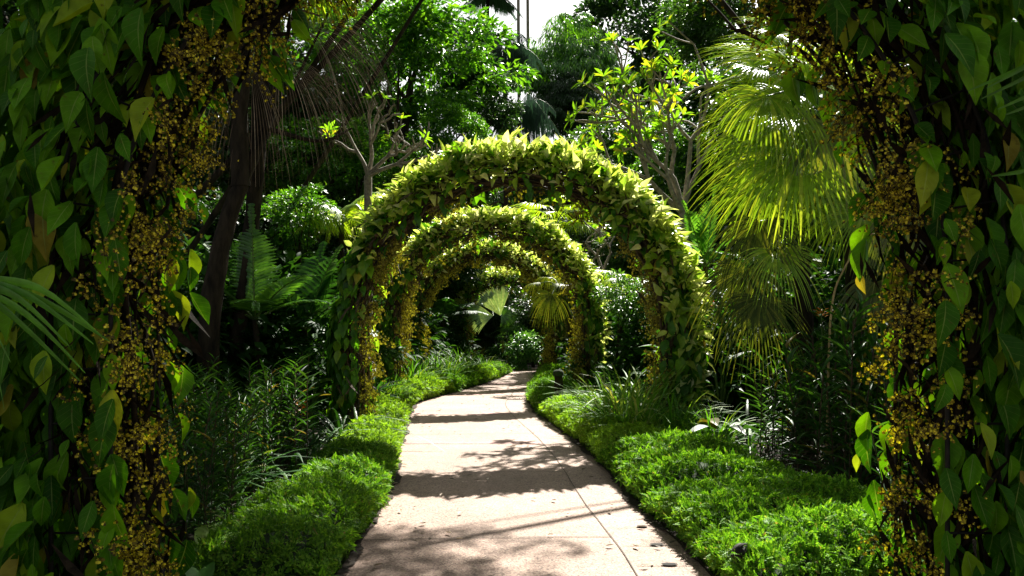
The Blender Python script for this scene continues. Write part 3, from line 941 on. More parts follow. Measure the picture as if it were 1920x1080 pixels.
for x, d, sc, lab in ((-2.35, 7.9, 1.0, 'dark arching strap leaves leaning over the back of the left hedge'), (-2.25, 9.2, 0.95, 'dark strap leaf clump nearest the left post of the tallest arch'), (-2.6, 6.9, 1.0, 'dark strap leaf clump in the left bed beside the nearest canes'),
                      (-3.1, 8.7, 1.1, 'dark strap leaf clump deep in the left bed under the leaning trunk'), (-2.15, 10.4, 0.9, 'dark strap leaf clump touching the left post of the tallest arch'),
                      (3.05, 7.0, 0.9, 'dark strap leaf clump directly behind the broad right hedge'), (3.3, 5.9, 0.8, 'dark strap leaf clump in the right bed near the shaded arch foot'), (3.6, 8.4, 1.1, 'dark strap leaf clump among the right canes below the withered fan'), (2.75, 9.6, 1.0, 'dark strap leaf clump right of the tallest arch foot')):
    strap.put(G(x, d), rz(), sc, lab)
canes = Kind([cane_proto(41), cane_proto(42), cane_proto(43, 8, 1.35)], 'leafy canes crowded in the shaded beds')
# left bed, between the shaded arch and the tallest one
k = 0
for d, xs_ in ((5.6, (-2.45, -2.05)), (6.4, (-2.75, -2.3)), (7.2, (-3.1, -2.65, -2.25)), (8.1, (-3.6, -3.1, -2.65, -2.25)), (9.1, (-4.2, -3.6, -3.1, -2.7)), (10.2, (-4.6, -4.0, -3.5, -3.0))):
    for x in [q_ + o_ for q_ in xs_ for o_ in (0, -0.24)]:
        k += 1
        canes.put(G(x + R_.uniform(-0.1, 0.1), d + R_.uniform(-0.2, 0.2)), rz(), R_.uniform(0.62, 0.9) * (0.85 if d < 6 else 1), 'dark leafy cane clump in the shaded bed behind the left hedge')
for d, xs_ in ((5.6, (2.75, 3.15)), (6.3, (3.1, 3.6)), (7.1, (3.05, 3.5, 4.0)), (7.9, (2.95, 3.45, 3.9, 4.4)), (8.7, (2.9, 3.4, 3.95, 4.5)), (9.6, (3.2, 3.8, 4.4, 5.0))):
    for x in xs_:
        canes.put(G(x + R_.uniform(-0.1, 0.1), d + R_.uniform(-0.2, 0.2)), rz(), R_.uniform(0.95, 1.25) * (0.75 if d < 6.5 else 1), 'tall leafy cane clump in the bed behind the broad right hedge')

def broad_plant(seed, n, L_, H, mname, W=0.42, label='x', name='broadleaf_plant', up=0.6):
    rng = np.random.default_rng(seed)
    t = thing(name, label, 'plant')
    lv, st = MB(), MB()
    tp = leaf_tpl(1.0, W, 9, 5, 0.25, 0.30, 0.4, 0.02, 0.12)
    for k in range(n):
        a_ = k * 2.4 + rng.normal(0, 0.3)
        h = H * rng.uniform(0.4, 1.0)
        u = V(math.cos(a_), math.sin(a_), 0)
        q = np.linspace(0, 1, 6)[:, None]
        line = u * 0.22 * L_ * q ** 1.6 + V(0, 0, h) * q
        tube(st, line, 0.012 * L_ + 0.003, 5)
        scatter(lv, tp, line[-1:], (u + V(0, 0, up * rng.uniform(0.2, 1.4)))[None], (V(0, 0, 1) - u * 0.2)[None], L_ * rng.uniform(0.7, 1.1))
    st.build('stem', M['stem_green'], t)
    lv.build('leaves', M[mname], t)
    return t
bigleaf = Kind([broad_plant(51, 13, 0.55, 0.9, 'cane', 0.34), broad_plant(52, 11, 0.7, 1.3, 'frond', 0.3)], 'dark broad leaved plants under the trees')
for x, d, sc in ((-3.6, 11.3, 1.0), (-4.4, 11.8, 1.2), (-3.0, 11.9, 0.9), (-5.0, 12.8, 1.3), (-3.9, 13.2, 1.2), (-3.2, 14.0, 1.0), (-4.6, 15.5, 1.4)):
    bigleaf.put(G(x, d), rz(), sc, 'dark broad leaved plant in the gloom under the left trees')
for x, d, sc in ((3.0, 11.5, 0.8), (3.6, 12.0, 1.0), (4.4, 11.8, 1.1), (5.2, 12.4, 1.2), (2.7, 13.4, 0.9), (3.6, 14.2, 1.2), (2.0, 15.2, 0.8), (2.6, 17.0, 1.0), (1.9, 19.0, 0.9), (5.6, 11.0, 1.2), (3.0, 20.0, 1.3)):
    bigleaf.put(G(x, d), rz(), sc, 'dark broad leaved plant under the palms and shrubs of the right bed')
bb = broad_plant(53, 7, 0.30, 0.42, 'cane', 0.55, 'round-leaved seedling with a whorl of broad dark leaves behind the right hedge', 'broadleaf_seedling', 0.3)
bb.location = tuple(at(1352, 8.9)); bb.scale = (1.2, 1.2, 1.2)
bb = broad_plant(54, 9, 0.62, 0.15, 'grass', 0.30, 'low broad glossy leaves at the bottom edge beside the left arch foot', 'broadleaf_plant', 0.25)
bb.location = tuple(G(-1.95, 4.95))
bb = broad_plant(55, 12, 0.55, 0.55, 'frond', 0.18, 'dark arching lily behind the sunlit lime left hedge with one white bloom', 'lily_plant', 1.1)
bb.location = tuple(G(-2.25, 12.9))
w = MB(); rg = np.random.default_rng(9)
scatter(w, leaf_tpl(1, 0.6, 5, 3, 0.3, 0.3), np.tile(V(0.02, -0.25, 0.84), (9, 1)), rand_unit(rg, 9) + V(0, 0, 0.4), rand_unit(rg, 9), 0.12)
w.build('flower', M['white'], bb)

# orange flower spike in the left canes and red bracts on the right
def spike(label, loc, m, n=26, h=0.22, size=0.035, stalk=0.9, name='flower_spike'):
    t = thing(name, label, 'flower', loc)
    s_ = MB(); tube(s_, [V(0, 0, 0), V(0.02, 0, stalk * 0.5), V(0, 0.02, stalk + h)], 0.006, 5); s_.build('stem', M['stem_green'], t)
    f_ = MB(); r = np.random.default_rng(int(loc[1] * 100))
    z = np.linspace(stalk, stalk + h, n)
    a_ = np.arange(n) * 2.4
    p = np.stack([0.03 * np.cos(a_), 0.03 * np.sin(a_), z], 1)
    scatter(f_, leaf_tpl(1, 0.5, 4, 3, 0.3, 0.2), p, np.stack([np.cos(a_), np.sin(a_), np.full(n, 0.7)], 1), np.tile(V(0, 0, 1), (n, 1)), size * 1.6 * r.uniform(0.7, 1.2, n))
    f_.build('blossom', M[m], t)
spike('small orange flower spike above the left canes', at(564, 8.4), 'orange', h=0.16, stalk=0.62)
spike('red ginger bract against the right flank of the tallest arch, lower of the pair', at(1309, 12.6), 'red', 16, 0.12, 0.045, 1.42, 'red_ginger')
spike('red ginger bract behind the tallest arch, beside a bright leaf', at(1337, 12.9), 'red', 18, 0.14, 0.05, 1.45, 'red_ginger')
spike('upper red ginger bract standing alone above the pair', at(1336, 13.6), 'red', 16, 0.12, 0.05, 1.82, 'red_ginger')
spike('orange flower head on a stalk rising above the right canes', at(1541, 8.8), 'orange', 14, 0.08, 0.04, 1.66)

# small furniture: hooded garden spotlight in the right hedge, mossy post
t = thing('garden_spotlight', 'dark round hooded spotlight poking out of the nearest right hedge', 'garden light', at(1390, 4.55))
m_ = MB(); tube(m_, [V(0, 0, 0), V(0, 0, 0.26)], 0.012, 8); m_.build('stake', M['iron'], t)
m_ = MB(); ax = unit(V(0.25, -0.85, 0.15)); c0 = V(0, 0, 0.28)
tube(m_, [c0 + ax * x for x in (-0.055, -0.05, 0.0, 0.05, 0.052, 0.045, 0.044)], [0.012, 0.04, 0.066, 0.070, 0.064, 0.05, 0.004], 20)
m_.build('hood', M['iron'], t)
t = thing('mossy_post', 'short mossy post among the lime hedges on the right path edge', 'post', at(1047, 13.75), sc=(1, 1, 1.25))
m_ = MB(); tube(m_, smooth_path([V(0, 0, 0), V(0.01, 0, 0.28), V(0, 0.01, 0.56)], 8), 0.075, 12, 0.06, rng); m_.build('shaft', M['bark'], t)
m_ = MB(); tube(m_, [V(0, 0, 0.55), V(0, 0, 0.60), V(0, 0, 0.63), V(0, 0, 0.635)], [0.09, 0.095, 0.06, 0.004], 14); m_.build('cap', M['twig'], t)

# ------------------------------------------------------------------ trees
def crown_mesh(seed, rad, nclump, per, size, tpl, clump_r=0.3, droop=0.2, flat=0.8, inner=0.5, shell=True):
    rng = np.random.default_rng(seed)
    c = rand_unit(rng, nclump) * (rng.uniform(inner, 1.0, nclump) ** 0.7)[:, None]
    lob = 1 + 0.16 * np.sin(c[:, 0] * 4 + seed) + 0.12 * np.sin(c[:, 2] * 5 + seed * 2)
    c = c * (rad * lob)[:, None] * V(1, 1, flat)
    N = nclump * per
    cc = np.repeat(c, per, axis=0)
    cr = np.repeat(rng.uniform(0.6, 1.3, nclump), per)
    d = rand_unit(rng, N)
    d[:, 2] = np.abs(d[:, 2]) * 0.85 - 0.25
    rr = rng.uniform(0.3, 1.0, N) ** 0.5
    pos = cc + d * (rr * cr * clump_r * rad)[:, None]
    out = unit(pos)
    dirv = d * 0.6 + out * 0.4 + V(0, 0, -droop) + 0.5 * rand_unit(rng, N)
    nrm = V(0, 0, 0.9) + 0.4 * d + 0.55 * rand_unit(rng, N)
    mb = MB()
    scatter(mb, tpl, pos, dirv, nrm, size * rng.uniform(0.6, 1.3, N))
    return mb, c

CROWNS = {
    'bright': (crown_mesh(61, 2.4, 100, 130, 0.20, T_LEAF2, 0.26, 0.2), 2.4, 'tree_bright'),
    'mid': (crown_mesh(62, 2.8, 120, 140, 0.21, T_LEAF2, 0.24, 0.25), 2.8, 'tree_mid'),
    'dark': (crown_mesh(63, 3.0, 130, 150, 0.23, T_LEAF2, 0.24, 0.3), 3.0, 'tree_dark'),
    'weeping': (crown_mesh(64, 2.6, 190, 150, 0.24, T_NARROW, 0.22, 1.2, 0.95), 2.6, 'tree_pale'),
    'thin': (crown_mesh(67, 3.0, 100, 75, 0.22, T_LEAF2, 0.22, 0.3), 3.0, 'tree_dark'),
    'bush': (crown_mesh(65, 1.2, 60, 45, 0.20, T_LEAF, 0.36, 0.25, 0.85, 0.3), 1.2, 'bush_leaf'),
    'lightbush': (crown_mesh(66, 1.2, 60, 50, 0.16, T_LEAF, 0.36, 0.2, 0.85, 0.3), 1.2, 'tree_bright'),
}
CM = {}
def crown_of(kind, mname=None):
    (mb, c), r, dm = CROWNS[kind]
    key = (kind, mname or dm)
    if key not in CM:
        me = mb.mesh(kind + '_crown'); me.materials.append(M[mname or dm]); CM[key] = me
    return CM[key], r, c

def tree(label, kind, cx, d, cz, r, base=None, name='broadleaf_tree', cat='tree', mname=None, squash=1.0, trunk_r=0.14, bark='bark', group=None, seed=0, limbs=7, trunk=True, wide=1.0):
    """trunk with limbs that reach into a crown centred at height cz"""
    me, R0, cl = crown_of(kind, mname)
    g = gz(d)
    bx, by = base if base else (cx + 0.15 * r, d + 0.2)
    t = thing(name, label, cat, (bx, by, g), 0, group)
    s = r / R0
    co = link('crown', me, t)
    co.location = (cx - bx, d - by, cz - g)
    co.scale = (s * wide, s, s * squash)
    co.rotation_euler = (0, 0, (seed * 1.7) % 6.28)
    rg = np.random.default_rng(100 + seed)
    tb = MB()
    top = V(cx - bx, d - by, cz - g - 0.25 * r)
    mid = top * 0.5 + V(rg.normal(0, 0.2), 0, 0)
    tr = smooth_path([V(0, 0, -0.1), mid * V(1, 1, 1), top], 12)
    tube(tb, tr, np.linspace(trunk_r, trunk_r * 0.55, 12), 9, 0.05, rg)
    for i in range(limbs):
        k = rg.integers(5, 12)
        a_ = rg.uniform(0, 6.283)
        e_ = top + V(math.cos(a_) * r * 0.75, math.sin(a_) * r * 0.75, rg.uniform(-0.1, 0.7) * r)
        m2 = (tr[k] + e_) / 2 + V(0, 0, 0.1 * r) + rg.normal(0, 0.08 * r, 3)
        tube(tb, smooth_path([tr[k], m2, e_], 8), np.linspace(trunk_r * 0.45, trunk_r * 0.1, 8), 6)
    tb.build('trunk', M[bark], t)
    return t

def treeP(label, kind, px, py, d, rpx, **k):
    p = P(px, py, d)
    return tree(label, kind, p[0], d, p[2], rpx / F * d, **k)

# right of the sky gap
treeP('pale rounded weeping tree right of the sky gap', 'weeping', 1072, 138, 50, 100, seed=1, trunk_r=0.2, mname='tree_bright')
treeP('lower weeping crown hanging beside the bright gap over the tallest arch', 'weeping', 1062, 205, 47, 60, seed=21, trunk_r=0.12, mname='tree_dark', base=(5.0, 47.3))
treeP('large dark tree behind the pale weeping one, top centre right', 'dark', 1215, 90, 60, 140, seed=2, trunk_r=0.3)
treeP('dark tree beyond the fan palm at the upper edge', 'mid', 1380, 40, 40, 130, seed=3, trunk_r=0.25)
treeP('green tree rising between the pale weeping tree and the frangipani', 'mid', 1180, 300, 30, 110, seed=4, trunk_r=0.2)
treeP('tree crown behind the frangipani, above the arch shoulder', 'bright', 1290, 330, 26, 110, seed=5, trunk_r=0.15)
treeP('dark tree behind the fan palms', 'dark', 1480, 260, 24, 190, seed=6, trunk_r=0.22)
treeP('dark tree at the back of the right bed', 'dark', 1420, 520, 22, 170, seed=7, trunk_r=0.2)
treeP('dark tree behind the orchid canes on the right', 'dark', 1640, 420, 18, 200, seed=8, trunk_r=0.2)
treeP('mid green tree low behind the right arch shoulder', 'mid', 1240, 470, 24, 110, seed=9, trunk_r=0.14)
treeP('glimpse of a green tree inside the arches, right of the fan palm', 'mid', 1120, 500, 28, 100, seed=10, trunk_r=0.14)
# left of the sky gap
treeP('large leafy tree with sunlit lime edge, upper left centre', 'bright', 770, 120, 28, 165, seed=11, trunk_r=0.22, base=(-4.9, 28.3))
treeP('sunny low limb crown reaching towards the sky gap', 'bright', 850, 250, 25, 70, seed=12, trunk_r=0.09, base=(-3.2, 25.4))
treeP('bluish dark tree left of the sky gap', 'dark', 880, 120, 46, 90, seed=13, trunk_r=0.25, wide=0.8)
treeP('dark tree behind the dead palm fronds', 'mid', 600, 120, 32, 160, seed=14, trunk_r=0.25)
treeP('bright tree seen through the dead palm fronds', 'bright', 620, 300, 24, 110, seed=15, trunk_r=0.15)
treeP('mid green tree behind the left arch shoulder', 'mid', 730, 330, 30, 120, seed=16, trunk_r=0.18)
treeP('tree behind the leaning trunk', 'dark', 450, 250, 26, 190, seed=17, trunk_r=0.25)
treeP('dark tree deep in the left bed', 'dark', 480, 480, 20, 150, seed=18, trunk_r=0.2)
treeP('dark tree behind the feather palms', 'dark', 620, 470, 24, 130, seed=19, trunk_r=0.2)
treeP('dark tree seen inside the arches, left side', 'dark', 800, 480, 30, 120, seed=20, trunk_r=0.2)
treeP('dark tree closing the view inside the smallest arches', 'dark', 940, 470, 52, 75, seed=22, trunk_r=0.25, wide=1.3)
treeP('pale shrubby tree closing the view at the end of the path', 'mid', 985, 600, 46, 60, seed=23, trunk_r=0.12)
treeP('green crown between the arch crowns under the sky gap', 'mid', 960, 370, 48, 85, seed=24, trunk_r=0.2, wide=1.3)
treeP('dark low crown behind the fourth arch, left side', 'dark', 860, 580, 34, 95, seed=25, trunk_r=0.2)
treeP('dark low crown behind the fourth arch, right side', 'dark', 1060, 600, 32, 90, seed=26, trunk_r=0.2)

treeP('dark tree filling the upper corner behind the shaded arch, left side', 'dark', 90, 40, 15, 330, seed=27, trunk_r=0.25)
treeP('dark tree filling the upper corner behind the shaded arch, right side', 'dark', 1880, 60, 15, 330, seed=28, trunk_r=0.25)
treeP('dark crown beside the bluish weeping palms, left edge of the sky gap', 'dark', 893, 190, 30, 75, seed=29, trunk_r=0.12, base=(-2.2, 30.3))  # crown added to shade the bushes inside the arches
# tall forest closing the garden all around
fg = 'forest trees closing the garden'
for i in range(34):
    a_ = -0.80 + 1.6 * i / 33
    if abs(a_ - 0.03) < 0.045: continue
    dd = 62 + R_.uniform(-5, 6)
    tree('tall dark forest tree far behind the garden', 'dark', dd * math.tan(a_), dd, R_.uniform(7, 11), R_.uniform(5, 6.2), group=fg, seed=30 + i, trunk_r=0.35, limbs=4, squash=1.7)
for i, (x, dd, z, r) in enumerate(((-1.5, 66, 4, 4.2), (1.8, 70, 3.5, 4.2), (4.5, 66, 5, 4.2), (-5, 68, 5, 4.5))):
    tree('tall dark forest tree far behind the garden', 'dark', x, dd, z, r, group=fg, seed=80 + i, trunk_r=0.3, limbs=4)

# understorey shrubs
ug = 'shade bushes filling the beds'
bset = [(-3.7, 12.5, 1.1), (-5.0, 12.2, 1.5), (-6.3, 12.5, 1.7), (-3.2, 14.6, 1.0), (-4.4, 14.5, 1.5), (-6.0, 15.0, 1.8), (-3.6, 17.0, 1.3), (-5.4, 17.5, 1.9), (-3.4, 19.8, 1.3), (-3.0, 22.5, 1.2),
        (-4.6, 21.5, 1.8), (-3.3, 25.5, 1.2), (-4.6, 26.5, 2.0), (-2.6, 29.5, 1.3), (-3.2, 33.5, 1.6), (-2.0, 37, 1.4), (-1.0, 41, 1.3), (0.4, 43.5, 1.5), (-5.5, 10.6, 1.3), (-4.9, 9.3, 1.0),
        (-0.6, 27.5, 0.45), (-3.4, 28.0, 1.2), (-4.0, 6.6, 1.0), (-4.6, 7.9, 1.1)]
for i, (x, dd, r) in enumerate(bset):
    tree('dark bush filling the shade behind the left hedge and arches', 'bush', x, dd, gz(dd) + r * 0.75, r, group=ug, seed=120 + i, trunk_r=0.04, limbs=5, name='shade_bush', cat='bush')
bset = [(3.2, 12.8, 1.0), (4.3, 13.3, 1.4), (5.8, 13.2, 1.6), (7.2, 12.6, 1.8), (2.8, 15.2, 1.0), (4.0, 16.2, 1.6), (5.8, 16.8, 1.9), (2.3, 17.8, 1.0), (3.6, 19.5, 1.6), (2.0, 21.2, 1.0),
        (3.5, 23.0, 1.6), (1.9, 24.5, 1.0), (3.2, 27, 1.5), (4.6, 30, 1.8), (3.4, 33, 1.3), (4.2, 37.5, 1.5), (3.0, 42, 1.5), (1.7, 45, 1.4), (5.8, 10.2, 1.2), (6.2, 8.6, 1.2), (5.4, 7.3, 1.0), (1.8, 19.2, 0.7), (1.65, 16.6, 0.6)]
for i, (x, dd, r) in enumerate(bset):
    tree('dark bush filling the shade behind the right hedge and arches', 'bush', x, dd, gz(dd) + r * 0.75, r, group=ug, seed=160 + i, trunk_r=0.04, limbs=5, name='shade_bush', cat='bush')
treeP('light green sunlit bush right of the tallest arch', 'lightbush', 1335, 560, 14.5, 60, name='sunlit_bush', cat='bush', seed=201, trunk_r=0.04)
treeP('light green bush showing under the leaning trunk', 'lightbush', 560, 400, 17, 60, name='sunlit_bush', cat='bush', seed=202, trunk_r=0.04)
treeP('sunlit bush inside the arches beside the right posts', 'lightbush', 985, 655, 28, 45, name='sunlit_bush', cat='bush', seed=203, trunk_r=0.04, mname='tree_pale')
treeP('bush with light leaves on the right flank of the third arch', 'lightbush', 1175, 560, 15.5, 55, name='sunlit_bush', cat='bush', seed=204, trunk_r=0.04, mname='tree_mid')

# unseen canopies above the view, added to shade the near arch and the beds
cg = 'unseen canopy trees added to shade the near arch'
for i, (x, dd, z, r, b, sq) in enumerate(((-5.6, 8.0, 9.4, 3.2, (-7.5, 9), 0.55), (-1.4, 8.6, 9.8, 2.6, (-8.6, 6.5), 0.55), (0.3, 11.6, 10.2, 2.2, (-8.8, 10), 0.5), (3.0, 8.6, 9.8, 2.6, (8.6, 6.5), 0.55), (5.8, 9.8, 10.0, 2.4, (8.6, 10.5), 0.5), (8.0, 8.6, 9.6, 3.0, (9.2, 8), 0.6),
                                      (-4.6, 13.4, 9.9, 2.7, (-7.6, 12.5), 0.55), (-1.6, 15.2, 10.2, 1.9, (-7.7, 14.2), 0.55), (-1.3, 18.8, 10.9, 1.6, (-7.8, 18), 0.8), (1.7, 14.0, 9.9, 1.3, (8.4, 12.6), 0.6), (-0.3, 14.2, 9.9, 1.2, (-8.4, 12.0), 0.6), (-4.6, 18.6, 11.2, 2.4, (-7.9, 19), 0.6), (9.0, 15, 10.4, 2.6, (9.6, 15), 0.7))):
    tree('unseen tree added above the view to shade the near arch and beds', 'thin', x, dd, z, r, base=b, group=cg, seed=220 + i, trunk_r=0.07, limbs=2, squash=sq)

# leaning dark forked trunk on the left, its crown above the view
t = thing('leaning_tree', 'dark leaning trunk forking in two beside the dead palm fronds', 'tree', tuple(at(385, 10.5)))
b0 = at(385, 10.5)
tb = MB(); rg = np.random.default_rng(77)
tr = smooth_path([P(385, 760, 10.5), P(398, 560, 10.5), P(425, 420, 10.6), P(455, 340, 10.7)], 16) - b0
tube(tb, tr, np.linspace(0.15, 0.10, 16), 12, 0.05, rg)
tube(tb, smooth_path([P(450, 350, 10.7), P(490, 260, 10.9), P(515, 170, 11.2), P(520, -60, 11.6), P(530, -260, 12)], 14) - b0, np.linspace(0.08, 0.04, 14), 9, 0.05, rg)
tube(tb, smooth_path([P(452, 350, 10.7), P(448, 230, 10.7), P(455, 100, 10.6), P(430, -200, 10.8)], 14) - b0, np.linspace(0.13, 0.07, 14), 10, 0.05, rg)
tube(tb, smooth_path([P(500, 240, 10.9), P(600, 265, 11.2), P(660, 240, 11.6)], 10) - b0, np.linspace(0.04, 0.012, 10), 7)
tb.build('trunk', M['bark'], t)
me, R0, cl = crown_of('dark')
co = link('crown', me, t); co.location = tuple(P(500, -330, 11.5) - b0); co.scale = (0.7, 0.7, 0.42)

# ------------------------------------------------------------------ palms
def fan_leaf(mb, hub, az_dir, nrm, R, droop=0.5, nseg=34, spread=2.0, rng=None, w=1.0, split=0.42):
    """pleated fan blade: ribbons joined near the hub, free and drooping at the tips"""
    y = unit(az_dir); x = unit(np.cross(y, nrm)); z = np.cross(x, y)
    ns = 9
    for k in range(nseg):
        th = -spread + 2 * spread * (k + 0.5) / nseg
        L_ = R * (0.72 + 0.28 * math.cos(th * 0.75)) * rng.uniform(0.9, 1.06)
        dd = math.cos(th) * y + math.sin(th) * x
        t = np.linspace(0.02, 1, ns)
        r = t * L_
        g = np.maximum(0, t - split * 0.6)
        pts = hub + dd * r[:, None] + z * (0.10 * R * np.sin(t * 2.4))[:, None]
        dz = droop * R * rng.uniform(0.75, 1.25) * g ** 2 * 1.5
        pull = 1 - 0.25 * g * droop
        pts = hub + (pts - hub) * pull[:, None] - V(0, 0, 1) * dz[:, None]
        dth = 2 * spread / nseg
        wd = np.minimum(r, split * L_) * dth * 1.02 * w
        wd = np.where(t > split, wd * (1 - (np.maximum(0, t - split) / (1 - split)) ** 1.5) + 0.002, wd)
        sd_ = unit(-math.sin(th) * y + math.cos(th) * x)
        strip(mb, pts, wd, np.tile(sd_, (ns, 1)), 0.45)

def fan_palm(label, crown_pt, base, leaves, trunk_r=0.10, name='fan_palm', mname='fan', seed=1, group=None, R=1.0, skirt=0):
    """leaves: (hub point, direction of the blade, blade normal, radius, droop, material)"""
    rng = np.random.default_rng(seed)
    t = thing(name, label, 'palm', base, 0, group)
    b = V(*base)
    tb = MB()
    tube(tb, smooth_path([V(0, 0, -0.1), (crown_pt - b) * 0.5 + V(0.06, 0, 0), crown_pt - b], 14), np.linspace(trunk_r * 1.15, trunk_r, 14), 10, 0.08, rng)
    tb.build('trunk', M['bark'], t)
    for (hub, dr, nr, rad, dro, mm) in leaves:
        lb = MB()
        fan_leaf(lb, hub - b, V(*dr), V(*nr), rad, dro * (0.6 if (mm or mname) == 'fan' else 0.9), rng=rng, nseg=int(rng.integers(38, 48)), spread=0.75 if mm == 'fan_white' else rng.uniform(1.5, 2.0), split=0.8 if mm == 'fan_white' else rng.uniform(0.3, 0.45))
        lf = lb.build('fan_leaf', M[mm or mname], t)
        sb = MB()
        c = crown_pt - b; h = hub - b
        tube(sb, smooth_path([c, (c + h) / 2 + V(0, 0, 0.18 * np.linalg.norm(h - c)), h], 9), np.linspace(0.016, 0.009, 9), 5)
        sb.build('petiole', M['stem_green'], lf)
    return t

# right group of bright fan palms
c1 = P(1585, 250, 10.2)
L1 = [
    (P(1515, 150, 9.6), (-1.0, -0.15, 0.25), (0.1, -0.55, 0.8), 1.28, 0.35, None),
    (P(1500, 215, 9.4), (-1.0, -0.1, -0.15), (-0.1, -0.7, 0.7), 1.30, 0.40, None),
    (P(1470, 285, 9.5), (-0.9, -0.15, -0.45), (-0.3, -0.7, 0.6), 1.25, 0.45, None),
    (P(1440, 180, 9.2), (-0.45, -0.3, -0.6), (-0.3, -0.8, 0.45), 0.95, 0.8, None),
    (P(1555, 120, 10.3), (-0.3, 0.1, 0.9), (0.0, -0.9, 0.3), 1.0, 0.4, None),
    (P(1560, 235, 9.2), (0.15, -0.3, -0.9), (0.0, -0.9, 0.3), 0.95, 0.6, 'fan_olive'),
    (P(1610, 190, 10.0), (0.5, -0.1, 0.2), (0.0, -0.85, 0.4), 0.9, 0.5, None),
    (P(1620, 300, 10.4), (0.6, 0.0, -0.4), (0.1, -0.8, 0.5), 1.0, 0.5, None),
    (P(1590, 365, 10.8), (-0.2, 0.1, -0.7), (0.0, -0.8, 0.5), 0.95, 0.5, None),
    (P(1445, 340, 9.9), (-0.85, 0.1, -0.4), (-0.2, -0.7, 0.6), 1.0, 0.5, None),
    (P(1530, 320, 10.9), (-0.7, 0.3, -0.2), (-0.2, -0.8, 0.6), 1.1, 0.5, None),
    (P(1500, 180, 9.9), (-1.0, 0.1, 0.05), (-0.1, -0.6, 0.8), 1.35, 0.4, None),
    (P(1480, 250, 10.2), (-1.0, 0.2, -0.3), (-0.1, -0.7, 0.7), 1.35, 0.4, None),
    (P(1470, 330, 10.3), (-0.8, 0.0, -0.6), (-0.3, -0.7, 0.6), 1.1, 0.5, None),
    (P(1550, 290, 9.8), (-0.1, -0.2, -0.9), (0.0, -0.9, 0.3), 1.0, 0.6, None),
    (P(1480, 110, 10.8), (-0.8, 0.2, 0.4), (0.0, -0.6, 0.8), 1.15, 0.35, None),
]
fan_palm('tall sunlit fan palm with glowing yellow-green blades above the right bed', c1, tuple(at(1600, 10.4)), L1 + [
    (P(1530, 90, 10.0), (-0.9, -0.1, 0.3), (0.1, -0.5, 0.8), 1.25, 0.3, None), (P(1500, 300, 9.2), (-0.8, -0.2, -0.5), (-0.2, -0.8, 0.5), 1.1, 0.5, None),
    (P(1460, 230, 9.8), (-1.0, 0.0, -0.2), (-0.1, -0.7, 0.7), 1.1, 0.4, None), (P(1540, 260, 10.4), (-0.6, 0.1, -0.7), (-0.1, -0.8, 0.5), 1.2, 0.4, None),
    (P(1600, 130, 9.8), (0.2, -0.1, 0.9), (0.0, -0.9, 0.3), 0.9, 0.4, None), (P(1430, 130, 10.4), (-0.7, 0.1, 0.3), (0.0, -0.6, 0.8), 1.0, 0.4, None)], seed=71)
c2 = P(1500, 470, 9.8)
L2 = [
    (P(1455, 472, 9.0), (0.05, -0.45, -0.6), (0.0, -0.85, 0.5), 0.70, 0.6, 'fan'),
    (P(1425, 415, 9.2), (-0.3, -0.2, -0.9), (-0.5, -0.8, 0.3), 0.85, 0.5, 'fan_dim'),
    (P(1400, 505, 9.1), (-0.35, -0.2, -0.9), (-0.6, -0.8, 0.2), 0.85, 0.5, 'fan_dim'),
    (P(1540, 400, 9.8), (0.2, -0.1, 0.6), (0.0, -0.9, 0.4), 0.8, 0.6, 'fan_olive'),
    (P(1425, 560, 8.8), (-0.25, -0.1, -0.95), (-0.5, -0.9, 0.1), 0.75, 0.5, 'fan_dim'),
]
fan_palm('shorter fan palm with olive drooping blades in front of the tall sunlit one', c2, tuple(at(1500, 9.9)), L2, seed=72, mname='fan_olive')
c3 = P(1680, 480, 9.2)
L3 = [
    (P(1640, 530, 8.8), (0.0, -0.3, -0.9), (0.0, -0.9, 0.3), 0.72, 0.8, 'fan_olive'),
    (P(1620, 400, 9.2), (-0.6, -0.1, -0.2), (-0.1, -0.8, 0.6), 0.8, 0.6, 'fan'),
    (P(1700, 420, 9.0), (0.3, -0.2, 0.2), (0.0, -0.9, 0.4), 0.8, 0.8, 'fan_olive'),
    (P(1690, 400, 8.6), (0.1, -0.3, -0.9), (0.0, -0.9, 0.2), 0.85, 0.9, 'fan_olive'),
]
fan_palm('small fan palm with a withered brownish blade hanging over the right canes', c3, tuple(at(1690, 9.3)), L3, seed=73, mname='fan_olive')
# straw coloured arching stalk
t = thing('flower_stalk', 'thin straw coloured stalk arching above the right canes', 'plant stalk', tuple(at(1550, 8.5)))
b0 = at(1550, 8.5)
m_ = MB(); tube(m_, smooth_path([V(0, 0, 0.2), P(1558, 590, 8.5) - b0, P(1585, 500, 8.5) - b0, P(1632, 440, 8.5) - b0, P(1665, 452, 8.5) - b0], 22), np.linspace(0.013, 0.006, 22), 6)
m_.build('stem', M['stem_straw'], t)
m_ = MB(); r = np.random.default_rng(4); n = 40
scatter(m_, T_NARROW, (P(1660, 450, 8.5) - b0) + r.normal(0, 0.04, (n, 3)), r.normal(0, 1, (n, 3)) + V(0, 0, -0.8), rand_unit(r, n), 0.08)
m_.build('seed_head', M['dead'], t)

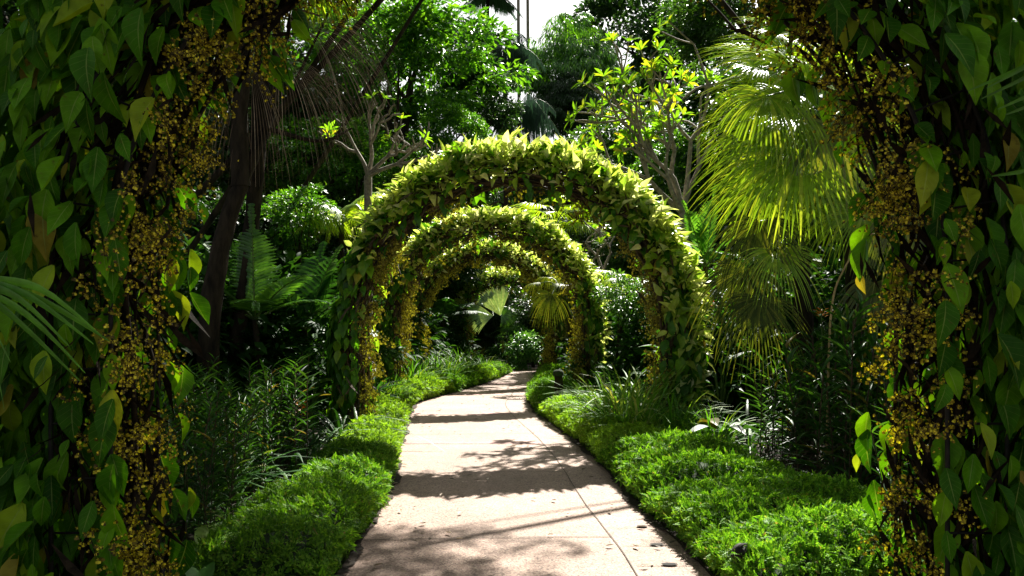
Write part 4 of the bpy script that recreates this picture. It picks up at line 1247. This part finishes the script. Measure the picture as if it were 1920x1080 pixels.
def ring_leaves(c, n, reach, rad, droop, seed, mm=None, el=(-0.4, 0.9)):
    rg = np.random.default_rng(seed); out = []
    for i in range(n):
        a_ = i * 2.4 + rg.normal(0, 0.2)
        e_ = rg.uniform(*el)
        u = unit(V(math.cos(a_), math.sin(a_), e_))
        out.append((c + u * reach * rg.uniform(0.8, 1.1), tuple(u * V(1, 1, 0.6) + V(0, 0, -0.25)), tuple(V(0, 0, 1) + 0.3 * u), rad * rg.uniform(0.85, 1.1), droop, mm))
    return out
c4 = P(1040, 425, 24)
fan_palm('fan palm with feathery lime blades seen through the tallest arch', c4, tuple(at(1060, 24)), ring_leaves(c4, 13, 0.9, 1.15, 0.5, 5), seed=74)
c5 = P(1050, 540, 19)
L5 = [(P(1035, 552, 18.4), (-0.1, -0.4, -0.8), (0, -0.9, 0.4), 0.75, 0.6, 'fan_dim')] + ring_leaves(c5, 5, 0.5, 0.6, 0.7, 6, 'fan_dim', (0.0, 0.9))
fan_palm('dull fan palm with a hanging olive blade inside the arches', c5, tuple(at(1085, 19.4)), L5, seed=75, mname='fan_olive')
c6 = P(905, 600, 36)
fan_palm('palm with one big silvery pleated leaf under the fifth arch', c6, tuple(at(905, 36)),
         [(P(938, 592, 27.5), (-0.35, 0.15, 0.8), (0.2, -0.9, 0.35), 1.1, 0.1, 'fan_white'), (P(925, 592, 27.5), (-0.9, -0.2, -0.1), (0.2, -0.9, 0.5), 0.95, 0.3, 'fan_white'), (P(940, 590, 28), (0.9, 0.2, -0.1), (0.0, -0.9, 0.6), 0.9, 0.4, 'frond_bright')][0:3], seed=76)
c7 = P(1185, 540, 18)
fan_palm('fan palm low behind the right shoulder of the tallest arch', c7, tuple(at(1190, 18)), ring_leaves(c7, 9, 0.6, 0.8, 0.6, 7, None), seed=77, mname='fan')

def frond(mbl, mbs, base, dirv, L_, sag, ll, n=30, ldroop=0.4, lw=0.04, rng=None, rach=0.016, spread=0.9):
    """feather leaf: arching rachis with paired leaflets"""
    m_ = 16
    t = np.linspace(0, 1, m_)
    d = unit(V(*dirv))
    pts = V(*base) + d * (L_ * t)[:, None] - V(0, 0, 1) * (sag * L_ * t ** 2.1)[:, None]
    tube(mbs, pts, np.linspace(rach, rach * 0.2, m_), 5)
    tg = unit(np.gradient(pts, axis=0))
    side0 = unit(np.cross(d, V(0, 0, 1)) + 1e-6)
    ns = 5
    for i in range(n):
        u = 0.12 + 0.88 * (i + 0.5) / n
        p = np.array([np.interp(u, t, pts[:, k]) for k in range(3)])
        g = unit(np.array([np.interp(u, t, tg[:, k]) for k in range(3)]))
        l = ll * (math.sin(min(1.0, u * 1.15 + 0.12) * math.pi) ** 0.6 * 0.9 + 0.15) * rng.uniform(0.9, 1.1)
        up = unit(np.cross(side0, g))
        for s in (-1, 1):
            dd = unit(side0 * s * spread + g * 0.55 + up * 0.25 * (1 - ldroop)) if ldroop < 1 else unit(side0 * s * 0.3 + g * 0.2 + V(0, 0, -1.0) + rng.normal(0, 0.08, 3))
            q = np.linspace(0, 1, ns)
            lp = p + dd * (l * q)[:, None] - V(0, 0, 1) * (ldroop * l * q ** 1.8)[:, None]
            lp = lp + rng.normal(0, 0.004, 3)
            wd = lw * np.array([0.5, 1.0, 0.9, 0.6, 0.06])
            sd_ = unit(np.cross(dd, up)) if ldroop < 1 else unit(g * V(1, 1, 0.1) + 1e-3)
            strip(mbl, lp, wd, np.tile(sd_, (ns, 1)), 0.3)

def feather_palm(label, base, crown, fr, seed=1, mname='frond', trunk_r=0.1, name='feather_palm', group=None, bark='bark', ll=0.45, lw=0.045, ldroop=0.4, n=30):
    """fr: list of (direction, length, sag)"""
    rng = np.random.default_rng(seed)
    t = thing(name, label, 'palm', base, 0, group)
    b = V(*base)
    c = crown - b
    tb = MB(); tube(tb, smooth_path([V(0, 0, -0.1), c * 0.5 + V(0.05, 0, 0), c], 12), np.linspace(trunk_r * 1.2, trunk_r * 0.8, 12), 9, 0.04, rng); tb.build('trunk', M[bark], t)
    for (dv, L_, sag) in fr:
        a_, s_ = MB(), MB()
        frond(a_, s_, c, dv, L_, sag, ll, n, ldroop, lw, rng)
        lf = a_.build('frond', M[mname], t)
        s_.build('rachis', M['stem_green'], lf)
    return t
def fr_ring(n, L_, sag, seed, el=(0.2, 1.2)):
    rg = np.random.default_rng(seed)
    return [((math.cos(i * 2.4 + rg.normal(0, .15)), math.sin(i * 2.4), rg.uniform(*el)), L_ * rg.uniform(0.8, 1.1), sag * rg.uniform(0.7, 1.2)) for i in range(n)]
feather_palm('young feather palm with one upright pale frond beside the leaning trunk', tuple(at(480, 11.6)), P(478, 600, 11.6),
             [((0.0, -0.1, 1), 1.7, 0.02), ((0.7, -0.3, 0.9), 1.7, 0.4), ((-0.7, -0.2, 0.9), 1.6, 0.45), ((0.9, 0.2, 0.6), 1.6, 0.45), ((-0.9, 0.3, 0.5), 1.5, 0.5), ((0.3, -0.9, 0.7), 1.4, 0.5)],
             81, 'frond_bright', 0.05, ll=0.42, lw=0.06, ldroop=0.25)
feather_palm('dark feather palm with broad leaflets against the left arch shoulder', tuple(at(575, 12.6)), P(570, 620, 12.6),
             [((0.35, -0.1, 1), 1.9, 0.25), ((0.75, -0.1, 0.8), 1.9, 0.4), ((-0.5, -0.2, 1), 1.7, 0.35), ((0.1, 0.3, 1), 1.9, 0.2), ((0.9, -0.4, 0.5), 1.5, 0.5), ((-0.9, 0.1, 0.6), 1.6, 0.5), ((0.4, -0.8, 0.5), 1.3, 0.5)],
             82, 'frond', 0.06, ll=0.55, lw=0.11, ldroop=0.3, n=18)
feather_palm('dark feather palm low behind the left canes', tuple(at(400, 12.0)), P(395, 640, 12.0), fr_ring(9, 1.7, 0.45, 3), 83, 'frond', 0.06, ll=0.45, lw=0.05)
feather_palm('feather palm with lime tinted fronds between dead leaves and the left arch shoulder', tuple(at(630, 18)), P(640, 420, 18), fr_ring(11, 1.9, 0.6, 4), 84, 'fan', 0.07, ll=0.5, lw=0.04, ldroop=0.9)
feather_palm('dark palm standing inside the arches on the left', tuple(at(830, 27)), P(830, 600, 27), fr_ring(10, 2.0, 0.5, 5), 85, 'frond', 0.08, ll=0.5, lw=0.05)
feather_palm('bright green feather palm behind the right shoulder of the tallest arch', tuple(at(1325, 13.2)), P(1322, 500, 13.2),
             [((0.1, -0.1, 1), 1.5, 0.1), ((-0.3, -0.1, 1), 1.4, 0.2), ((0.6, -0.2, 0.8), 1.3, 0.4), ((-0.6, 0.3, 0.8), 1.3, 0.4), ((0.3, -0.7, 0.5), 1.1, 0.5)], 86, 'frond_bright', 0.05, ll=0.40, lw=0.07, ldroop=0.2, n=20)
feather_palm('small palm with glossy fronds at the end of the path', tuple(at(1000, 33)), P(990, 620, 33), fr_ring(9, 1.6, 0.5, 6), 87, 'frond_bright', 0.06, ll=0.5, lw=0.06)
# weeping bluish palms in the sky gap, tall bare trunks
feather_palm('bluish weeping palm hanging in the sky gap', tuple(at(948, 44)), P(946, 95, 44), fr_ring(15, 3.0, 1.0, 8, (0.2, 1.4)), 88, 'frond_blue', 0.13, ll=0.95, lw=0.035, ldroop=1.2, n=46)
feather_palm('lower bluish weeping palm just above the arch crown', tuple(at(975, 40)), P(972, 205, 40), fr_ring(15, 2.6, 1.0, 9, (0.2, 1.4)), 89, 'frond_blue', 0.12, ll=0.95, lw=0.035, ldroop=1.2, n=46)
feather_palm('tall palm whose pale trunk splits the white sky, left of the pair', tuple(at(973, 50)), P(971, -110, 50), fr_ring(14, 3.6, 0.8, 10, (0.1, 1.0)), 90, 'frond_blue', 0.11, ll=1.2, lw=0.07, ldroop=1.2, bark='bark_pale', n=34)
feather_palm('tall palm whose pale trunk splits the white sky, right of the pair', tuple(at(992, 52)), P(988, -150, 52), fr_ring(12, 3.4, 0.8, 11, (0.1, 1.0)), 91, 'frond_blue', 0.11, ll=1.2, lw=0.07, ldroop=1.2, bark='bark_pale', n=34)
feather_palm('palm with dark fronds reaching into the top of the sky gap', tuple(at(905, 47)), P(915, -10, 47), fr_ring(12, 2.6, 0.6, 12, (0.0, 0.9)), 92, 'frond_blue', 0.12, ll=0.8, lw=0.08, ldroop=0.8, n=30)

# palm with a skirt of withered fronds, upper left
t = thing('withered_palm', 'palm with a skirt of withered brown fronds hanging in the upper left', 'palm', tuple(at(415, 11.8)))
b0 = at(415, 11.8); rg = np.random.default_rng(93)
cp = P(495, 30, 11.2)
tb = MB(); tube(tb, smooth_path([V(0, 0, -0.1), (cp - b0) * 0.5 + V(0.1, 0.1, 0), cp - b0], 14), 0.11, 10, 0.08, rg); tb.build('trunk', M['bark'], t)
for (px, py, dd, L_, dr, mm) in ((560, 40, 11.0, 1.5, (0.8, -0.1, -0.5), 'dead'), (590, 70, 10.8, 1.4, (0.9, -0.1, -0.9), 'dead'), (520, 90, 10.8, 1.5, (0.5, -0.1, -0.9), 'dead'), (470, 120, 10.9, 1.3, (0.0, -0.1, -1), 'dead'),
                             (440, 100, 11.2, 1.3, (-0.4, 0, -1), 'dead'), (540, 130, 11.6, 1.3, (0.8, 0.2, -0.6), 'dead'), (600, 30, 11.6, 1.3, (0.9, 0.1, -0.4), 'dead')):
    lb = MB(); h = P(px, py, dd) - b0
    fan_leaf(lb, h, V(*dr), V(0.4, -0.8, 0.4), L_, 0.55, 24, 0.6, rg, 0.22, 0.5)
    lf = lb.build('withered_leaf', M[mm], t)
    sb = MB(); tube(sb, smooth_path([cp - b0, (cp - b0 + h) / 2 + V(0, 0, 0.1), h], 7), 0.014, 5); sb.build('petiole', M['dead'], lf)
for i in range(9):
    a_ = i * 2.4
    lb = MB(); h = cp - b0 + V(math.cos(a_), math.sin(a_), 0.7) * 0.7
    fan_leaf(lb, h, V(math.cos(a_), math.sin(a_), 0.25), V(-0.2 * math.cos(a_), -0.2 * math.sin(a_), 1), 1.0, 0.5, 30, 1.9, rg)
    lf = lb.build('fan_leaf', M['fan'], t)
    sb = MB(); tube(sb, [cp - b0, h], 0.014, 5); sb.build('petiole', M['stem_green'], lf)

# palm fronds entering beside the near arch
def near_palm(label, hub, leaves, seed):
    rg = np.random.default_rng(seed)
    t = thing('potted_palm' if False else 'young_palm', label, 'palm', (hub[0], hub[1], 0))
    b = V(hub[0], hub[1], 0)
    tb = MB(); so = 1.0 if hub[0] > 0 else -1.0
    tube(tb, smooth_path([V(so * 0.55, 0.1, -0.05), V(so * 0.40, 0.05, hub[2] * 0.45), V(so * 0.12, 0, hub[2] * 0.85), V(0, 0, hub[2])], 14), np.linspace(0.045, 0.03, 14), 9, 0.08, rg); tb.build('trunk', M['bark'], t)
    for lp in leaves:
        m_ = MB()
        pts = smooth_path([V(*q) - b for q in lp], 12)
        w_ = 0.030 * np.sin(np.linspace(0.35, 3.05, 12)) + 0.002
        strip(m_, pts, w_, np.tile(unit(V(0.25, -0.35, 0.9)), (12, 1)), 0.3)
        m_.build('leaf', M['frond_bright'], t)
    return t
H = P(-120, 520, 2.9)
lv = []
for (ex, ey, mx, my) in ((175, 645, 60, 560), (190, 630, 80, 545), (160, 700, 60, 600), (150, 715, 40, 610), (130, 650, 40, 565), (20, 680, -30, 590), (8, 770, -20, 640), (205, 640, 90, 570), (-10, 720, -60, 600)):
    lv.append((H, P((mx - 120) / 2 + 10, (my + 520) / 2 - 8, 2.85), P(mx, my, 2.8), P(ex, ey, 2.75)))
near_palm('young palm whose long glossy leaves reach across the shaded arch, left edge', H, lv, 94)
H = P(2080, 60, 3.1)
lv = []
for (ex, ey, mx, my) in ((1815, 170, 1930, 120), (1840, 185, 1950, 130), (1870, 205, 1960, 160), (1885, 215, 1960, 180), (1850, 165, 1950, 110), (1860, 330, 1960, 300)):
    lv.append((H, P((mx + 2080) / 2, (my + 60) / 2 - 6, 3.1), P(mx, my, 3.0), P(ex, ey, 2.95)))
near_palm('slender palm tips reaching in front of the shaded arch at the right edge', H, lv, 95)

# ------------------------------------------------------------------ frangipani: bare grey limbs, leaf rosettes at the tips
def frangipani(label, base, pts_top, seed=1, leafy=1.0):
    rg = np.random.default_rng(seed)
    t = thing('frangipani_tree', label, 'tree', tuple(base))
    b = V(*base)
    tb, lv = MB(), MB()
    tips = []
    def grow(p, dv, L_, r, lev):
        e_ = p + dv * L_
        m2 = (p + e_) / 2 + rg.normal(0, 0.07 * L_, 3)
        tube(tb, smooth_path([p, m2, e_], 7), np.linspace(r, r * 0.72, 7), 7)
        if lev == 0:
            tips.append((e_, dv)); return
        for k in range(2 + (rg.uniform() < 0.5)):
            nd = unit(dv * 0.9 + V(0, 0, 0.25) + rg.normal(0, 0.6, 3) * V(1, 0.8, 0.8))
            grow(e_, nd, L_ * rg.uniform(0.6, 0.85), r * 0.7, lev - 1)
    z0 = V(0, 0, 0)
    tube(tb, [V(0, 0, -0.1), pts_top[0] * 0.5 - b * 0.5, pts_top[0] - b], [0.11, 0.09, 0.08], 9, 0.04, rg)
    for q in pts_top[1:]:
        p0 = pts_top[0] - b
        dv = q - pts_top[0]
        grow(p0, unit(dv), np.linalg.norm(dv) * 0.5, 0.05, 3)
    tb.build('trunk', M['bark_pale'], t)
    for e_, dv in tips:
        if rg.uniform() > leafy: continue
        n = rg.integers(6, 12)
        a_ = np.arange(n) * 2.4 + rg.uniform(0, 6)
        x = unit(np.cross(dv, V(0.2, 0.9, 0.1))); y = np.cross(dv, x)
        dd = np.cos(a_)[:, None] * x + np.sin(a_)[:, None] * y + dv * 0.55 + V(0, 0, 0.25)
        scatter(lv, T_WHORL, np.tile(e_, (n, 1)), dd, np.tile(dv, (n, 1)) + V(0, 0, 0.3), rg.uniform(0.13, 0.26, n))
    lv.build('leaves', M['frangipani'], t)
    return t
frangipani('frangipani with bare pale limbs and lime leaf rosettes above the right arch shoulder', at(1300, 14.5),
           [P(1280, 400, 14.5), P(1185, 205, 14.2), P(1250, 160, 14.6), P(1310, 130, 14.8), P(1150, 270, 14.0), P(1340, 230, 14.8), P(1225, 270, 14.0)], 96)
frangipani('smaller frangipani with leafless grey twigs seen through the tallest arch', at(1125, 21),
           [P(1130, 520, 21), P(1110, 440, 21), P(1160, 430, 21), P(1085, 480, 21)], 97, 0.3)
frangipani('bare twiggy tree with few leaves above the left arch shoulder', at(690, 16.5),
           [P(690, 330, 16.5), P(650, 240, 16.5), P(700, 210, 16.5), P(760, 260, 16.3), P(800, 285, 16.0)], 98, 0.15)

# fallen petals and leaves
rg = np.random.default_rng(200)
m_ = MB(); n = 620
d_ = 4.6 + 16 * rg.uniform(0, 1, n) ** 1.6
u_ = np.where(rg.uniform(0, 1, n) < 0.7, rg.beta(0.5, 0.5, n), rg.uniform(0, 1, n))
x_ = eL(d_) * (1 - u_) + eR(d_) * u_
p_ = np.stack([x_, d_, np.full(n, 0.045)], 1)
a_ = rg.uniform(0, 6.283, n)
scatter(m_, leaf_tpl(1, 0.5, 4, 3, 0.3, -0.15), p_, np.stack([np.cos(a_), np.sin(a_), np.zeros(n)], 1), V(0, 0, 1) + 0.2 * rand_unit(rg, n), np.where(rg.uniform(0, 1, n) < 0.25, 0.06, 0.018) * rg.uniform(0.6, 1.2, n))
tag(m_.build('fallen_leaves', M['dead']), 'small dry leaves and petals fallen on the path', 'litter', kind='stuff')
